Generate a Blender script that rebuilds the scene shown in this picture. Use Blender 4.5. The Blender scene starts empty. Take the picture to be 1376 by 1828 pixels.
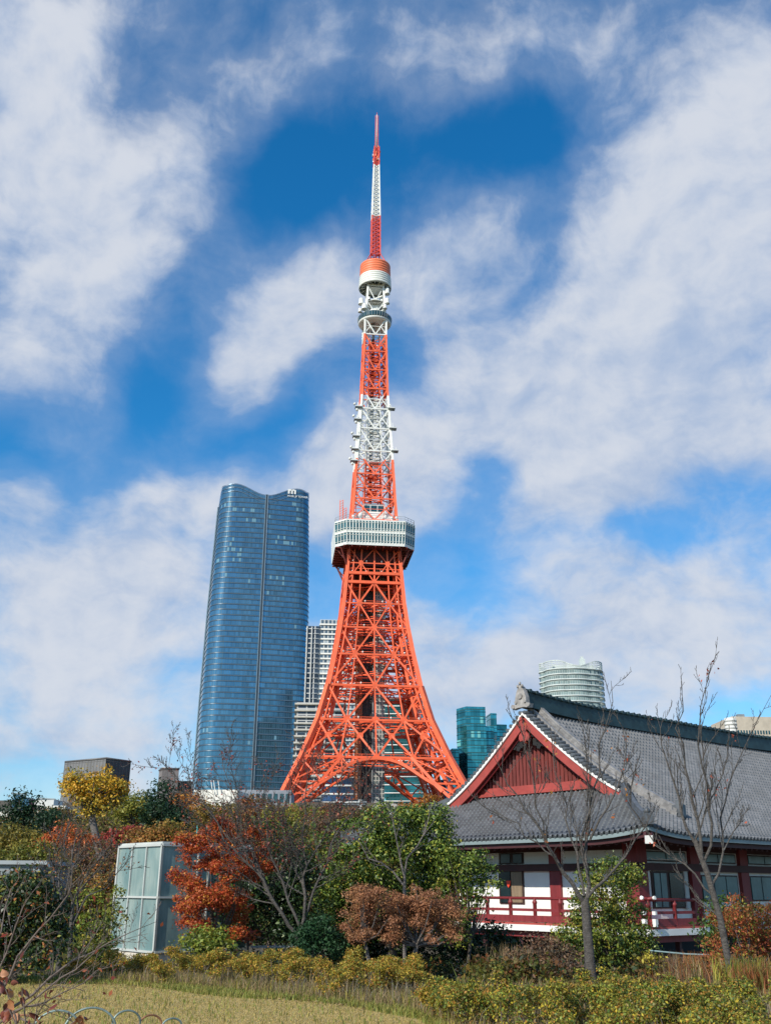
import bpy, math, random
import numpy as np
from mathutils import Vector, Matrix

R = math.radians
PI = math.pi
SC = bpy.context.scene
COL = SC.collection

# ------------------------------------------------------------------ camera
F_PX, CX, CY, CZ = 1760.0, 688.0, 914.0, 1.6
PITCH, ROLL = R(20.87), R(0.35)
SUN_AZ, SUN_EL = R(-140), R(33)
_right = Vector((1, 0, 0)); _up = Vector((0, -math.sin(PITCH), math.cos(PITCH)))
_fwd = Vector((0, math.cos(PITCH), math.sin(PITCH)))
cam_r = _right * math.cos(ROLL) + _up * math.sin(ROLL)
cam_u = _up * math.cos(ROLL) - _right * math.sin(ROLL)
cam_d = bpy.data.cameras.new('camera')
cam = bpy.data.objects.new('camera', cam_d); COL.objects.link(cam)
cam_d.sensor_fit = 'VERTICAL'; cam_d.sensor_height = 36.0
cam_d.lens = 36.0 * F_PX / 1828.0
cam_d.clip_start = 0.1; cam_d.clip_end = 20000
M = Matrix.Identity(4)
for i in range(3):
    M[i][0] = cam_r[i]; M[i][1] = cam_u[i]; M[i][2] = -_fwd[i]
M[0][3], M[1][3], M[2][3] = 0, 0, CZ
cam.matrix_world = M
SC.camera = cam

def ray(px, py):
    a, b = px - CX, CY - py
    c, s = math.cos(ROLL), math.sin(ROLL)
    return _right * ((a * c - b * s) / F_PX) + _up * ((a * s + b * c) / F_PX) + _fwd

def at(px, py, Y):
    d = ray(px, py)
    return d * (Y / d.y) + Vector((0, 0, CZ))

# ------------------------------------------------------------------ colour management, sun, sky
SC.view_settings.view_transform = 'Standard'
SC.view_settings.look = 'None'
SC.view_settings.exposure = 0.0
SC.view_settings.gamma = 1.0
SC.view_settings.use_curve_mapping = False

sun_d = bpy.data.lights.new('sun', 'SUN'); sun = bpy.data.objects.new('sun', sun_d)
COL.objects.link(sun)
sun_d.energy = 4.9; sun_d.angle = R(0.53); sun_d.color = (1.0, 0.93, 0.82)
sdir = Vector((math.sin(SUN_AZ) * math.cos(SUN_EL), math.cos(SUN_AZ) * math.cos(SUN_EL), math.sin(SUN_EL)))
sun.rotation_euler = (-sdir).to_track_quat('-Z', 'Y').to_euler()

world = bpy.data.worlds.new('World'); SC.world = world; world.use_nodes = True
WT = world.node_tree; WT.nodes.clear()

class NT:
    """small helper for wiring nodes"""
    def __init__(s, tree): s.t = tree
    def n(s, typ, **kw):
        nd = s.t.nodes.new(typ)
        for k, v in kw.items():
            if k == 'ins':
                for i, val in v.items():
                    if hasattr(val, 'is_output') or isinstance(val, bpy.types.NodeSocket): s.t.links.new(val, nd.inputs[i])
                    else: nd.inputs[i].default_value = val
            else: setattr(nd, k, v)
        return nd
    def m(s, op, a, b=0.0, c=None, clamp=False):
        nd = s.t.nodes.new('ShaderNodeMath'); nd.operation = op; nd.use_clamp = clamp
        for i, val in enumerate((a, b) if c is None else (a, b, c)):
            if isinstance(val, bpy.types.NodeSocket): s.t.links.new(val, nd.inputs[i])
            else: nd.inputs[i].default_value = val
        return nd.outputs[0]
    def ss(s, v, lo, hi, a=0.0, b=1.0):
        nd = s.t.nodes.new('ShaderNodeMapRange'); nd.interpolation_type = 'SMOOTHSTEP'
        s.t.links.new(v, nd.inputs[0])
        for i, x in zip((1, 2, 3, 4), (lo, hi, a, b)): nd.inputs[i].default_value = x
        return nd.outputs[0]
    def mix(s, f, a, b, blend='MIX'):
        nd = s.t.nodes.new('ShaderNodeMix'); nd.data_type = 'RGBA'; nd.blend_type = blend
        for i, val in ((0, f), (6, a), (7, b)):
            if isinstance(val, bpy.types.NodeSocket): s.t.links.new(val, nd.inputs[i])
            elif i == 0: nd.inputs[0].default_value = val
            else: nd.inputs[i].default_value = (*val, 1) if len(val) == 3 else val
        return nd.outputs[2]

def build_sky():
    w = NT(WT)
    SKS = 0.1
    sky = w.n('ShaderNodeTexSky', sky_type='NISHITA', sun_disc=False, sun_elevation=SUN_EL,
              sun_rotation=SUN_AZ % (2 * PI), altitude=0, air_density=1.0, dust_density=0.4, ozone_density=3.0)
    tc = w.n('ShaderNodeTexCoord')
    sep = w.n('ShaderNodeSeparateXYZ', ins={0: tc.outputs['Generated']})
    x, y, z = sep.outputs
    az = w.m('ARCTAN2', x, y); el = w.m('ARCSINE', w.m('MAXIMUM', z, -0.99))
    ae = w.n('ShaderNodeCombineXYZ', ins={0: az, 1: el, 2: 0.0})
    # domain warp so that the cloud banks have ragged edges
    pl = w.m('ADD', w.m('MAXIMUM', z, 0.0), 0.22)
    cp = w.n('ShaderNodeCombineXYZ', ins={0: w.m('DIVIDE', x, pl), 1: w.m('DIVIDE', y, pl), 2: 0.0})
    wn = w.n('ShaderNodeTexNoise', ins={'Vector': ae.outputs[0], 'Scale': 5.0, 'Detail': 4.0, 'Roughness': 0.55})
    wsub = w.n('ShaderNodeVectorMath', operation='SUBTRACT', ins={0: wn.outputs['Color'], 1: (0.5, 0.5, 0.5)})
    wsc = w.n('ShaderNodeVectorMath', operation='MULTIPLY', ins={0: wsub.outputs[0], 1: (0.09, 0.08, 0.0)})
    warped = w.n('ShaderNodeVectorMath', operation='ADD', ins={0: ae.outputs[0], 1: wsc.outputs[0]}).outputs[0]
    # cloud banks and clear gaps: centre and size in photograph pixels, turned into azimuth/elevation
    blobs = [
        (110, 260, 330, 380, -8, 0.95), (40, 110, 150, 220, 0, 0.6), (180, 500, 230, 180, 20, 0.75), (370, 310, 90, 110, 0, 0.55),
        (70, 690, 200, 110, -20, 0.55), (545, 510, 165, 160, 0, 1.25), (450, 630, 175, 120, 25, 1.1), (600, 440, 110, 90, 0, 0.45),
        (830, 440, 150, 140, 30, 0.8), (760, 520, 90, 120, 0, 0.4), (1250, 330, 330, 230, 20, 0.95), (1150, 560, 430, 230, 35, 1.05), (1300, 700, 330, 300, 0, 0.9),
        (950, 700, 230, 220, 0, 0.75), (1060, 880, 300, 170, -15, 0.7), (700, 790, 220, 170, 10, 0.7), (570, 860, 210, 170, 0, 0.75),
        (220, 980, 270, 200, 20, 0.8), (330, 860, 110, 90, 0, 0.55), (60, 1050, 240, 170, 0, 0.6), (300, 1150, 300, 160, 0, 0.7), (700, 1000, 220, 260, 0, 0.55),
        (950, 1170, 420, 150, 10, 0.75), (1230, 1050, 330, 140, -10, 0.7), (600, 110, 360, 110, -8, 0.6), (1120, 90, 260, 190, 0, 0.5), (820, 60, 240, 110, 0, 0.35), (1050, 150, 120, 100, 20, .2),
        (120, 1300, 420, 170, 0, 0.75), (1250, 1200, 330, 150, 0, 0.8), (850, 1270, 320, 150, 0, 0.65), (350, 1420, 500, 110, 0, 0.5), (30, 880, 70, 60, 0, 0.35), (200, 150, 140, 200, 30, 0.25), (1350, 60, 120, 160, 0, 0.3),
        (690, 290, 300, 110, 5, -0.85), (520, 350, 160, 110, -30, -0.8), (960, 220, 190, 90, 10, -0.7), (300, 70, 200, 110, 30, -0.5),
        (330, 580, 150, 110, 45, -0.7), (290, 720, 130, 80, 50, -0.7), (540, 710, 120, 60, 60, -0.75), (420, 800, 160, 50, 20, -0.45), (20, 800, 110, 45, 0, -0.4),
        (860, 850, 90, 80, 20, -1.1), (1130, 940, 150, 60, -10, -0.75), (400, 440, 70, 100, 30, -0.3), (700, 640, 60, 90, 0, -0.2), (1330, 850, 120, 60, -10, -0.4), (830, 1010, 90, 60, 0, -0.3), (330, 430, 60, 110, 20, -0.2),
    ]
    tot = None
    pxr = 1.0 / F_PX
    for (px, py, rx, ry, rot, amp) in blobs:
        d = ray(px, py).normalized()
        a0 = math.atan2(d.x, d.y); e0 = math.asin(d.z)
        ca = max(0.3, math.cos(e0)); k = 0.93
        mp = w.n('ShaderNodeMapping', vector_type='TEXTURE',
                 ins={0: warped, 1: (a0, e0, 0), 2: (0, 0, R(rot)), 3: (rx * 1.25 * pxr * k / ca, ry * 1.25 * pxr * k, 1)})
        g = w.n('ShaderNodeTexGradient', gradient_type='QUADRATIC_SPHERE', ins={0: mp.outputs[0]})
        t = w.m('MULTIPLY', w.m('SQRT', g.outputs['Fac']), amp)
        tot = t if tot is None else w.m('ADD', tot, t)
    # the rest of the sky dome (never seen in the photograph) is evenly broken cloud
    front = w.ss(y, -0.1, 0.45)
    back = w.m('MULTIPLY', w.m('SUBTRACT', 1.0, front), 0.4)
    base = w.m('ADD', w.m('MULTIPLY', tot, front), back)
    n1 = w.n('ShaderNodeTexNoise', ins={'Vector': cp.outputs[0], 'Scale': 3.2, 'Detail': 9.0, 'Roughness': 0.58, 'Distortion': 0.25})
    n2 = w.n('ShaderNodeTexNoise', ins={'Vector': ae.outputs[0], 'Scale': 3.4, 'Detail': 4.0, 'Roughness': 0.5})
    def fine(vec): return w.n('ShaderNodeTexNoise', ins={'Vector': vec, 'Scale': 8.0, 'Detail': 11.0, 'Roughness': 0.56, 'Lacunarity': 2.1, 'Distortion': 0.0})
    # puffs are a little wider than tall, and flatten towards the horizon
    pv = w.n('ShaderNodeVectorMath', operation='MULTIPLY', ins={0: warped, 1: (1.0, 1.35, 1.0)}).outputs[0]
    pv2 = w.n('ShaderNodeVectorMath', operation='ADD', ins={0: pv, 1: (-0.016, 0.022, 0.0)}).outputs[0]
    n3 = fine(pv); n4 = fine(pv2)
    dens = w.m('ADD', base, w.m('MULTIPLY', w.m('SUBTRACT', n1.outputs['Fac'], 0.5), 0.6))
    dens = w.m('ADD', dens, w.m('MULTIPLY', w.m('SUBTRACT', n3.outputs['Fac'], 0.5), 1.9))
    alpha = w.ss(dens, -0.05, 1.1)
    veil = w.ss(dens, -0.6, 0.8, 0.0, 0.36)
    alpha = w.m('MAXIMUM', alpha, veil)
    # horizon: more cloud and pale air low down
    low = w.ss(z, 0.0, 0.30, 0.6, 0.0)
    alpha2 = w.m('MAXIMUM', alpha, low)
    alpha2 = w.m('MULTIPLY', alpha2, 0.97)
    # cloud brightness
    relief = w.m('MULTIPLY', w.m('SUBTRACT', n3.outputs['Fac'], n4.outputs['Fac']), 2.9)
    b = w.m('ADD', relief, w.m('MULTIPLY', w.m('SUBTRACT', n2.outputs['Fac'], 0.5), 2.0))
    b = w.m('ADD', b, w.m('MULTIPLY', w.m('SUBTRACT', dens, 0.6), 0.28))
    b = w.ss(b, -0.75, 0.75)
    ccol = w.mix(b, (0.38 / SKS, 0.49 / SKS, 0.69 / SKS), (0.67 / SKS, 0.71 / SKS, 0.79 / SKS))
    hs = w.n('ShaderNodeHueSaturation', ins={0: 0.49, 1: 1.35, 2: 1.0, 3: 1.0, 4: sky.outputs[0]})
    skc = w.mix(1.0, hs.outputs[0], SKYTINT, 'MULTIPLY')
    colr = w.mix(alpha2, skc, ccol)
    # below the horizon: plain dim ground colour
    gnd = w.ss(z, -0.06, 0.0)
    colr = w.mix(gnd, (1.0, 1.05, 1.1), colr)
    bg = w.n('ShaderNodeBackground', ins={0: colr, 1: SKS})
    out = w.n('ShaderNodeOutputWorld', ins={0: bg.outputs[0]})
SKYTINT = (1.0, 1.52, 1.75)
build_sky()

# ------------------------------------------------------------------ tagging
def tag(o, label=None, cat=None, group=None, kind=None):
    if label: o['label'] = label
    if cat: o['category'] = cat
    if group: o['group'] = group
    if kind: o['kind'] = kind
    return o

def thing(name, label, cat, loc=(0, 0, 0), group=None, kind=None):
    o = bpy.data.objects.new(name, None); COL.objects.link(o)
    o.location = loc; o.empty_display_size = 0.3
    return tag(o, label, cat, group, kind)

# ------------------------------------------------------------------ mesh builder (world coordinates)
class MB:
    def __init__(s): s.v = []; s.f = []; s.m = []; s.uv = []; s.sm = []
    def face(s, idx, mi=0, uv=None, smooth=False):
        s.f.append(tuple(idx)); s.m.append(mi); s.uv.append(uv); s.sm.append(smooth)
    def add(s, pts):
        n = len(s.v); s.v.extend([tuple(p) for p in pts]); return n
    def quad(s, a, b, c, d, mi=0, uv=None):
        n = s.add((a, b, c, d)); s.face((n, n + 1, n + 2, n + 3), mi, uv)
    def obox(s, o, ax, ay, az, mi=0):
        """box from corner o with edge vectors"""
        o, ax, ay, az = Vector(o), Vector(ax), Vector(ay), Vector(az)
        if ax.cross(ay).dot(az) < 0: ax, ay = ay, ax
        p = [o, o + ax, o + ax + ay, o + ay]; p += [q + az for q in p]
        n = s.add(p)
        for f in ((0, 3, 2, 1), (4, 5, 6, 7), (0, 1, 5, 4), (1, 2, 6, 5), (2, 3, 7, 6), (3, 0, 4, 7)):
            s.face([n + i for i in f], mi)
    def box(s, c, sx, sy, sz, mi=0, rot=0.0):
        cr, sr = math.cos(rot), math.sin(rot)
        ax = Vector((cr, sr, 0)) * sx; ay = Vector((-sr, cr, 0)) * sy; az = Vector((0, 0, sz))
        s.obox(Vector(c) - ax / 2 - ay / 2 - az / 2, ax, ay, az, mi)
    def beam(s, a, b, w, mi=0, h=None, up=None):
        a, b = Vector(a), Vector(b); d = b - a
        if d.length < 1e-6: return
        d.normalize(); h = h or w
        u = Vector(up) if up else Vector((0, 0, 1))
        if abs(d.dot(u)) > 0.95: u = Vector((0, 1, 0))
        x = d.cross(u).normalized() * w; y = x.cross(d).normalized() * h
        s.obox(a - x / 2 - y / 2, x, y, b - a, mi)
    def tube(s, pts, rad, sides=6, mi=0, cap=False, smooth=True):
        pts = [Vector(p) for p in pts]; n = len(pts)
        if n < 2: return
        prev = None; base = None; fr = None
        for i, p in enumerate(pts):
            d = (pts[min(i + 1, n - 1)] - pts[max(i - 1, 0)])
            if d.length < 1e-9: d = Vector((0, 0, 1))
            d.normalize()
            if fr is None:
                fr = d.orthogonal().normalized()
            else:
                fr = (fr - d * fr.dot(d))
                fr = fr.normalized() if fr.length > 1e-6 else d.orthogonal().normalized()
            bi = d.cross(fr); r = rad[i] if hasattr(rad, '__len__') else rad
            k = s.add([p + (fr * math.cos(2 * PI * j / sides) + bi * math.sin(2 * PI * j / sides)) * r for j in range(sides)])
            if prev is not None:
                for j in range(sides):
                    s.face((prev + j, prev + (j + 1) % sides, k + (j + 1) % sides, k + j), mi, None, smooth)
            else: base = k
            prev = k
        if cap:
            s.face([base + j for j in reversed(range(sides))], mi); s.face([prev + j for j in range(sides)], mi)
    def lathe(s, c, prof, seg=32, mi=0, smooth=True, sx=1.0):
        """prof: list of (radius, z, material) from bottom to top"""
        c = Vector(c); prev = None
        for (r, z, *mm) in prof:
            k = s.add([(c.x + r * math.cos(2 * PI * j / seg), c.y + r * math.sin(2 * PI * j / seg), z) for j in range(seg)])
            if prev is not None:
                for j in range(seg):
                    s.face((prev + j, prev + (j + 1) % seg, k + (j + 1) % seg, k + j), mm[0] if mm else mi, None, smooth)
            prev = k
    def poly(s, pts, mi=0):
        n = s.add(pts); s.face(range(n, n + len(pts)), mi)
    def prism(s, pts, ext, mi=0, mis=None):
        """polygon extruded along ext"""
        pts = [Vector(p) for p in pts]; ext = Vector(ext); n = len(pts)
        k = s.add(pts + [p + ext for p in pts])
        s.face([k + i for i in range(n)], mi); s.face([k + n + i for i in reversed(range(n))], mi)
        for i in range(n):
            j = (i + 1) % n
            s.face((k + i, k + n + i, k + n + j, k + j), mi if mis is None else mis)
    def build(s, name, mats, parent=None, **kw):
        me = bpy.data.meshes.new(name)
        me.from_pydata(s.v, [], s.f); 
        if not isinstance(mats, (list, tuple)): mats = [mats]
        for m in mats: me.materials.append(m)
        me.polygons.foreach_set('material_index', s.m)
        me.polygons.foreach_set('use_smooth', s.sm)
        if any(u is not None for u in s.uv):
            uvl = me.uv_layers.new(name='UVMap'); arr = []
            for f, u in zip(s.f, s.uv):
                if u is None: arr += [0.0, 0.0] * len(f)
                else:
                    for q in u: arr += [q[0], q[1]]
            uvl.data.foreach_set('uv', arr)
        me.update()
        o = bpy.data.objects.new(name, me); COL.objects.link(o)
        if parent is not None:
            o.parent = parent
            o.matrix_parent_inverse = Matrix.Translation(-Vector(parent.location)) if parent.type == 'EMPTY' else Matrix.Identity(4)
        return o

# ------------------------------------------------------------------ materials
MATS = {}
def mat(name, col, rough=0.6, metal=0.0, var=0.12, vscale=1.0, bump=0.0, bscale=20.0, spec=0.5, dark=None, stretch=None):
    """painted / stained surface with blotchy colour variation"""
    if name in MATS: return MATS[name]
    m = bpy.data.materials.new(name); m.use_nodes = True; t = NT(m.node_tree); t.t.nodes.clear()
    tc = t.n('ShaderNodeTexCoord')
    vec = tc.outputs['Object']
    if stretch: vec = t.n('ShaderNodeMapping', ins={0: vec, 3: stretch}).outputs[0]
    nz = t.n('ShaderNodeTexNoise', ins={'Vector': vec, 'Scale': vscale, 'Detail': 6.0, 'Roughness': 0.6})
    f = t.ss(nz.outputs['Fac'], 0.3, 0.7)
    c1 = tuple(c * (1 - var) for c in col) if dark is None else dark
    c2 = tuple(min(1, c * (1 + var)) for c in col)
    cc = t.mix(f, c1, c2)
    p = t.n('ShaderNodeBsdfPrincipled', ins={'Base Color': cc, 'Roughness': rough, 'Metallic': metal, 'Specular IOR Level': spec})
    if bump:
        nb = t.n('ShaderNodeTexNoise', ins={'Vector': vec, 'Scale': bscale, 'Detail': 4.0})
        bp = t.n('ShaderNodeBump', ins={'Strength': bump, 'Distance': 0.05, 'Height': nb.outputs['Fac']})
        t.t.links.new(bp.outputs[0], p.inputs['Normal'])
    t.n('ShaderNodeOutputMaterial', ins={0: p.outputs[0]})
    MATS[name] = m; return m

def facade(name, glass, frame, cw=1.5, fh=4.0, rough=0.12, metal=0.6, lit=None, litp=0.15, mull=0.08, span=0.18, spancol=None, gvar=0.35, litz=None):
    """curtain wall: window cells by UV in metres, each cell its own tint"""
    if name in MATS: return MATS[name]
    m = bpy.data.materials.new(name); m.use_nodes = True; t = NT(m.node_tree); t.t.nodes.clear()
    uv = t.n('ShaderNodeUVMap'); sp = t.n('ShaderNodeSeparateXYZ', ins={0: uv.outputs[0]})
    u = t.m('DIVIDE', sp.outputs[0], cw); v = t.m('DIVIDE', sp.outputs[1], fh)
    fu, fv = t.m('FLOOR', u), t.m('FLOOR', v)
    cell = t.n('ShaderNodeCombineXYZ', ins={0: fu, 1: fv, 2: 0.0})
    wn = t.n('ShaderNodeTexWhiteNoise', noise_dimensions='2D', ins={'Vector': cell.outputs[0]})
    cell2 = t.n('ShaderNodeCombineXYZ', ins={0: t.m('FLOOR', t.m('DIVIDE', u, 7.0)), 1: fv, 2: 0.0})
    wn2 = t.n('ShaderNodeTexWhiteNoise', noise_dimensions='2D', ins={'Vector': cell2.outputs[0]})
    k = t.m('ADD', t.m('MULTIPLY', wn.outputs[0], 0.6), t.m('MULTIPLY', wn2.outputs[0], 0.4))
    g1 = tuple(c * (1 - gvar) for c in glass); g2 = tuple(min(1, c * (1 + gvar)) for c in glass)
    c = t.mix(k, g1, g2)
    if lit:
        lv = t.m('ADD', t.m('MULTIPLY', wn.outputs[0], 0.35), t.m('MULTIPLY', wn2.outputs[0], 0.65))
        if litz: lv = t.m('ADD', lv, t.ss(sp.outputs[1], litz[0], litz[1], 0.0, litz[2]))
        lm = t.m('GREATER_THAN', lv, 1.0 - litp)
        c = t.mix(lm, c, lit)
        mt = t.m('MULTIPLY', t.m('SUBTRACT', 1.0, lm), metal)
    else: mt = metal
    fm = t.m('LESS_THAN', t.m('FRACT', u), mull)
    sm = t.m('LESS_THAN', t.m('FRACT', v), span)
    c = t.mix(sm, c, spancol or frame); c = t.mix(fm, c, frame)
    an = t.m('MAXIMUM', fm, sm)
    mt = t.m('MULTIPLY', t.m('SUBTRACT', 1.0, an), mt)
    rg = t.m('ADD', rough, t.m('MULTIPLY', an, 0.35))
    p = t.n('ShaderNodeBsdfPrincipled', ins={'Base Color': c, 'Roughness': rg, 'Metallic': mt})
    t.n('ShaderNodeOutputMaterial', ins={0: p.outputs[0]})
    MATS[name] = m; return m

def leafmat(name='leaf', trans=0.3, rough=0.5):
    if name in MATS: return MATS[name]
    m = bpy.data.materials.new(name); m.use_nodes = True; t = NT(m.node_tree); t.t.nodes.clear()
    at_ = t.n('ShaderNodeAttribute', attribute_name='Col')
    p = t.n('ShaderNodeBsdfPrincipled', ins={'Base Color': at_.outputs['Color'], 'Roughness': rough, 'Specular IOR Level': 0.35})
    tr = t.n('ShaderNodeBsdfTranslucent', ins={0: at_.outputs['Color']})
    mx = t.n('ShaderNodeMixShader', ins={0: trans, 1: p.outputs[0], 2: tr.outputs[0]})
    t.n('ShaderNodeOutputMaterial', ins={0: mx.outputs[0]})
    MATS[name] = m; return m

M_LEAF = leafmat('leaf', 0.3, 0.5)
M_GLOSSLEAF = leafmat('glossy_leaf', 0.15, 0.42)
M_GRASS = leafmat('grass_blade', 0.35, 0.6)
M_BARK = mat('bark', (0.10, 0.085, 0.07), 0.9, var=0.35, vscale=6, bump=0.6, bscale=40)
M_BARK_GREY = mat('grey_bark', (0.17, 0.15, 0.135), 0.9, var=0.4, vscale=9, bump=0.8, bscale=30, stretch=(1, 1, 3))
M_TWIG = mat('twig', (0.105, 0.08, 0.07), 0.85, var=0.3, vscale=8)
# ------------------------------------------------------------------ terrain
def ground_h(x, y):
    """lawn is level, falls a little behind the hedge, then climbs to the tower's hill"""
    def sm(a, b, t):
        t = min(1, max(0, (t - a) / (b - a))); return t * t * (3 - 2 * t)
    h = -0.9 * sm(19, 27, y - 0.25 * max(-8, min(8, x)) * 0)
    if y > 55:
        h += 29.0 * min(1.0, (y - 55) / 285.0)
    h += 0.10 * math.sin(x * 0.31 + 1.3) * math.sin(y * 0.23) * sm(30, 60, y)
    return h

def terrain():
    xs = sorted(set([-9000, -4000, -2000, -900, -500] + list(np.linspace(-320, 320, 65)) + [500, 900, 2000, 4000, 9000]))
    ys = sorted(set([-3000, -800, -200, -60, -20] + list(np.arange(0, 30, 1.0)) + list(np.arange(30, 120, 4.0)) + list(np.arange(120, 420, 12.0)) + [520, 800, 1400, 3000, 7000, 15000]))
    mb = MB()
    for y in ys:
        for x in xs: mb.v.append((x, y, ground_h(x, y)))
    nx = len(xs)
    for j in range(len(ys) - 1):
        for i in range(nx - 1):
            a = j * nx + i; mb.face((a, a + 1, a + nx + 1, a + nx), 0, None, True)
    m = bpy.data.materials.new('soil_and_turf'); m.use_nodes = True; t = NT(m.node_tree); t.t.nodes.clear()
    tc = t.n('ShaderNodeTexCoord'); ob = tc.outputs['Object']
    n1 = t.n('ShaderNodeTexNoise', ins={'Vector': ob, 'Scale': 0.9, 'Detail': 7.0, 'Roughness': 0.65})
    n2 = t.n('ShaderNodeTexNoise', ins={'Vector': ob, 'Scale': 30.0, 'Detail': 4.0, 'Roughness': 0.7})
    strch = t.n('ShaderNodeMapping', ins={0: ob, 3: (1.0, 5.0, 1.0)})
    n3 = t.n('ShaderNodeTexNoise', ins={'Vector': strch.outputs[0], 'Scale': 0.8, 'Detail': 5.0})
    turf = t.mix(t.ss(n1.outputs['Fac'], 0.35, 0.65), (0.40, 0.30, 0.11), (0.46, 0.345, 0.125))
    turf = t.mix(t.ss(n3.outputs['Fac'], 0.45, 0.7), turf, (0.33, 0.26, 0.09))
    turf = t.mix(t.ss(n2.outputs['Fac'], 0.4, 0.75), turf, (0.30, 0.22, 0.08))
    soil = t.mix(t.ss(n1.outputs['Fac'], 0.35, 0.65), (0.06, 0.05, 0.03), (0.11, 0.085, 0.05))
    sp = t.n('ShaderNodeSeparateXYZ', ins={0: ob})
    # the turf ends along the hedge, wandering a little
    edge = t.m('ADD', t.m('ADD', sp.outputs[1], t.m('MULTIPLY', sp.outputs[0], 0.98)), t.m('MULTIPLY', t.m('SUBTRACT', n1.outputs['Fac'], 0.5), 1.5))
    k = t.ss(edge, 15.6, 16.3)
    k = t.m('MAXIMUM', k, t.ss(sp.outputs[1], 20.2, 20.8))
    c = t.mix(k, turf, soil)
    p = t.n('ShaderNodeBsdfPrincipled', ins={'Base Color': c, 'Roughness': 0.95})
    bp = t.n('ShaderNodeBump', ins={'Strength': 0.6, 'Distance': 0.03, 'Height': n2.outputs['Fac']})
    t.t.links.new(bp.outputs[0], p.inputs['Normal'])
    t.n('ShaderNodeOutputMaterial', ins={0: p.outputs[0]})
    o = mb.build('ground', m)
    tag(o, 'dry straw coloured lawn rising to a hill in the distance', 'ground', kind='structure')
terrain()

# ------------------------------------------------------------------ the lattice tower
TX, TY, TPH = -5.2, 370.0, R(6)
tc_, ts_ = math.cos(TPH), math.sin(TPH)
def TW(lx, ly, z): return Vector((TX + tc_ * lx - ts_ * ly, TY + ts_ * lx + tc_ * ly, z))
_rows = [(597, 652, 690), (700, 647, 692), (765, 641.5, 696.5), (820, 636, 700), (895, 630.5, 704.5), (990, 623, 714), (1075, 615, 722), (1124, 606.5, 729), (1168, 598.6, 738.5),
         (1225, 586, 752), (1286, 568, 771.6), (1352, 538, 802.6), (1395, 518, 829.5), (1437, 499, 855)]
_wz = []
for (y, xl, xr) in _rows:
    w = 10.0
    for _ in range(12):
        L = at(xl, y, TY - ts_ * w - tc_ * w); Q = at(xr, y, TY + ts_ * w - tc_ * w)
        w = (Q.x - L.x) / (2 * tc_)
    _wz.append(((L.z + Q.z) / 2, w))
_wz.sort()
_wz[0:0] = [(_wz[0][0] - 8, _wz[0][1] + 3.2)]
_zs = [a for a, b in _wz]; _ws = [b for a, b in _wz]
def wz(z): return float(np.interp(z, _zs, _ws))
def zt(py, px=672.0):
    w = 10.0
    for _ in range(10):
        z = at(px, py, TY - tc_ * w).z; w = wz(z)
    return z
def zax(py, off=0.0, px=669): return at(px, py, TY - off).z

def face_pt(k, t, z, inset=0.0):
    w = wz(z); lx, ly = t * w, -(w - inset)
    for _ in range(k): lx, ly = -ly, lx
    return TW(lx, ly, z)

M_ORANGE = mat("orange_paint", (0.80, 0.13, 0.045), 0.55, var=0.16, vscale=0.35)
M_WHITEP = mat('white_paint', (0.74, 0.75, 0.70), 0.45, var=0.08, vscale=0.3)
M_REDM = mat('red_mast_paint', (0.62, 0.07, 0.045), 0.45, var=0.15, vscale=0.5)
M_DRUMO = mat('salmon_panel', (0.80, 0.20, 0.085), 0.5, var=0.06, vscale=0.4)
M_DRUMW = mat('white_panel', (0.72, 0.74, 0.68), 0.5, var=0.06, vscale=0.4)
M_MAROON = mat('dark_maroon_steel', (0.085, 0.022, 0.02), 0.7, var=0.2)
M_DKGLASS = mat('dark_teal_glass', (0.012, 0.055, 0.065), 0.08, metal=0.0, var=0.4, vscale=0.6, spec=0.8)
M_TEALGLASS = mat('teal_window_glass', (0.03, 0.105, 0.115), 0.08, metal=0.15, var=0.45, vscale=0.5, spec=0.8)
M_STEELGREY = mat('grey_steel', (0.26, 0.28, 0.28), 0.5, metal=0.3, var=0.15)
M_SHAFTDK = mat('shaft_dark_cladding', (0.022, 0.018, 0.018), 0.6, var=0.3)
M_RUST = mat('ochre_stair_lattice', (0.30, 0.10, 0.035), 0.6, var=0.25, vscale=0.8)
M_SHAFTGLASS = facade('shaft_grid', (0.10, 0.13, 0.13), (0.42, 0.42, 0.38), cw=1.1, fh=1.5, mull=0.3, span=0.25, rough=0.35, metal=0.1)
ZB1, ZB2, ZB3 = zt(820), zt(706), zt(597)      # paint bands: orange / white / orange / white
def band(z):
    if z < ZB1: return 0
    if z < ZB2: return 1
    if z < ZB3: return 0
    return 1
TMATS = [M_ORANGE, M_WHITEP, M_REDM]

def tbeam(mb, a, b, w, h=None, up=None):
    """beam cut where the paint changes"""
    a, b = Vector(a), Vector(b)
    cuts = [0.0, 1.0]
    for zb in (ZB1, ZB2, ZB3):
        if abs(b.z - a.z) > 1e-3:
            t = (zb - a.z) / (b.z - a.z)
            if 0.002 < t < 0.998: cuts.append(t)
    cuts.sort()
    for t0, t1 in zip(cuts, cuts[1:]):
        p, q = a.lerp(b, t0), a.lerp(b, t1)
        mb.beam(p, q, w, band((p.z + q.z) / 2), h, up)

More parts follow.
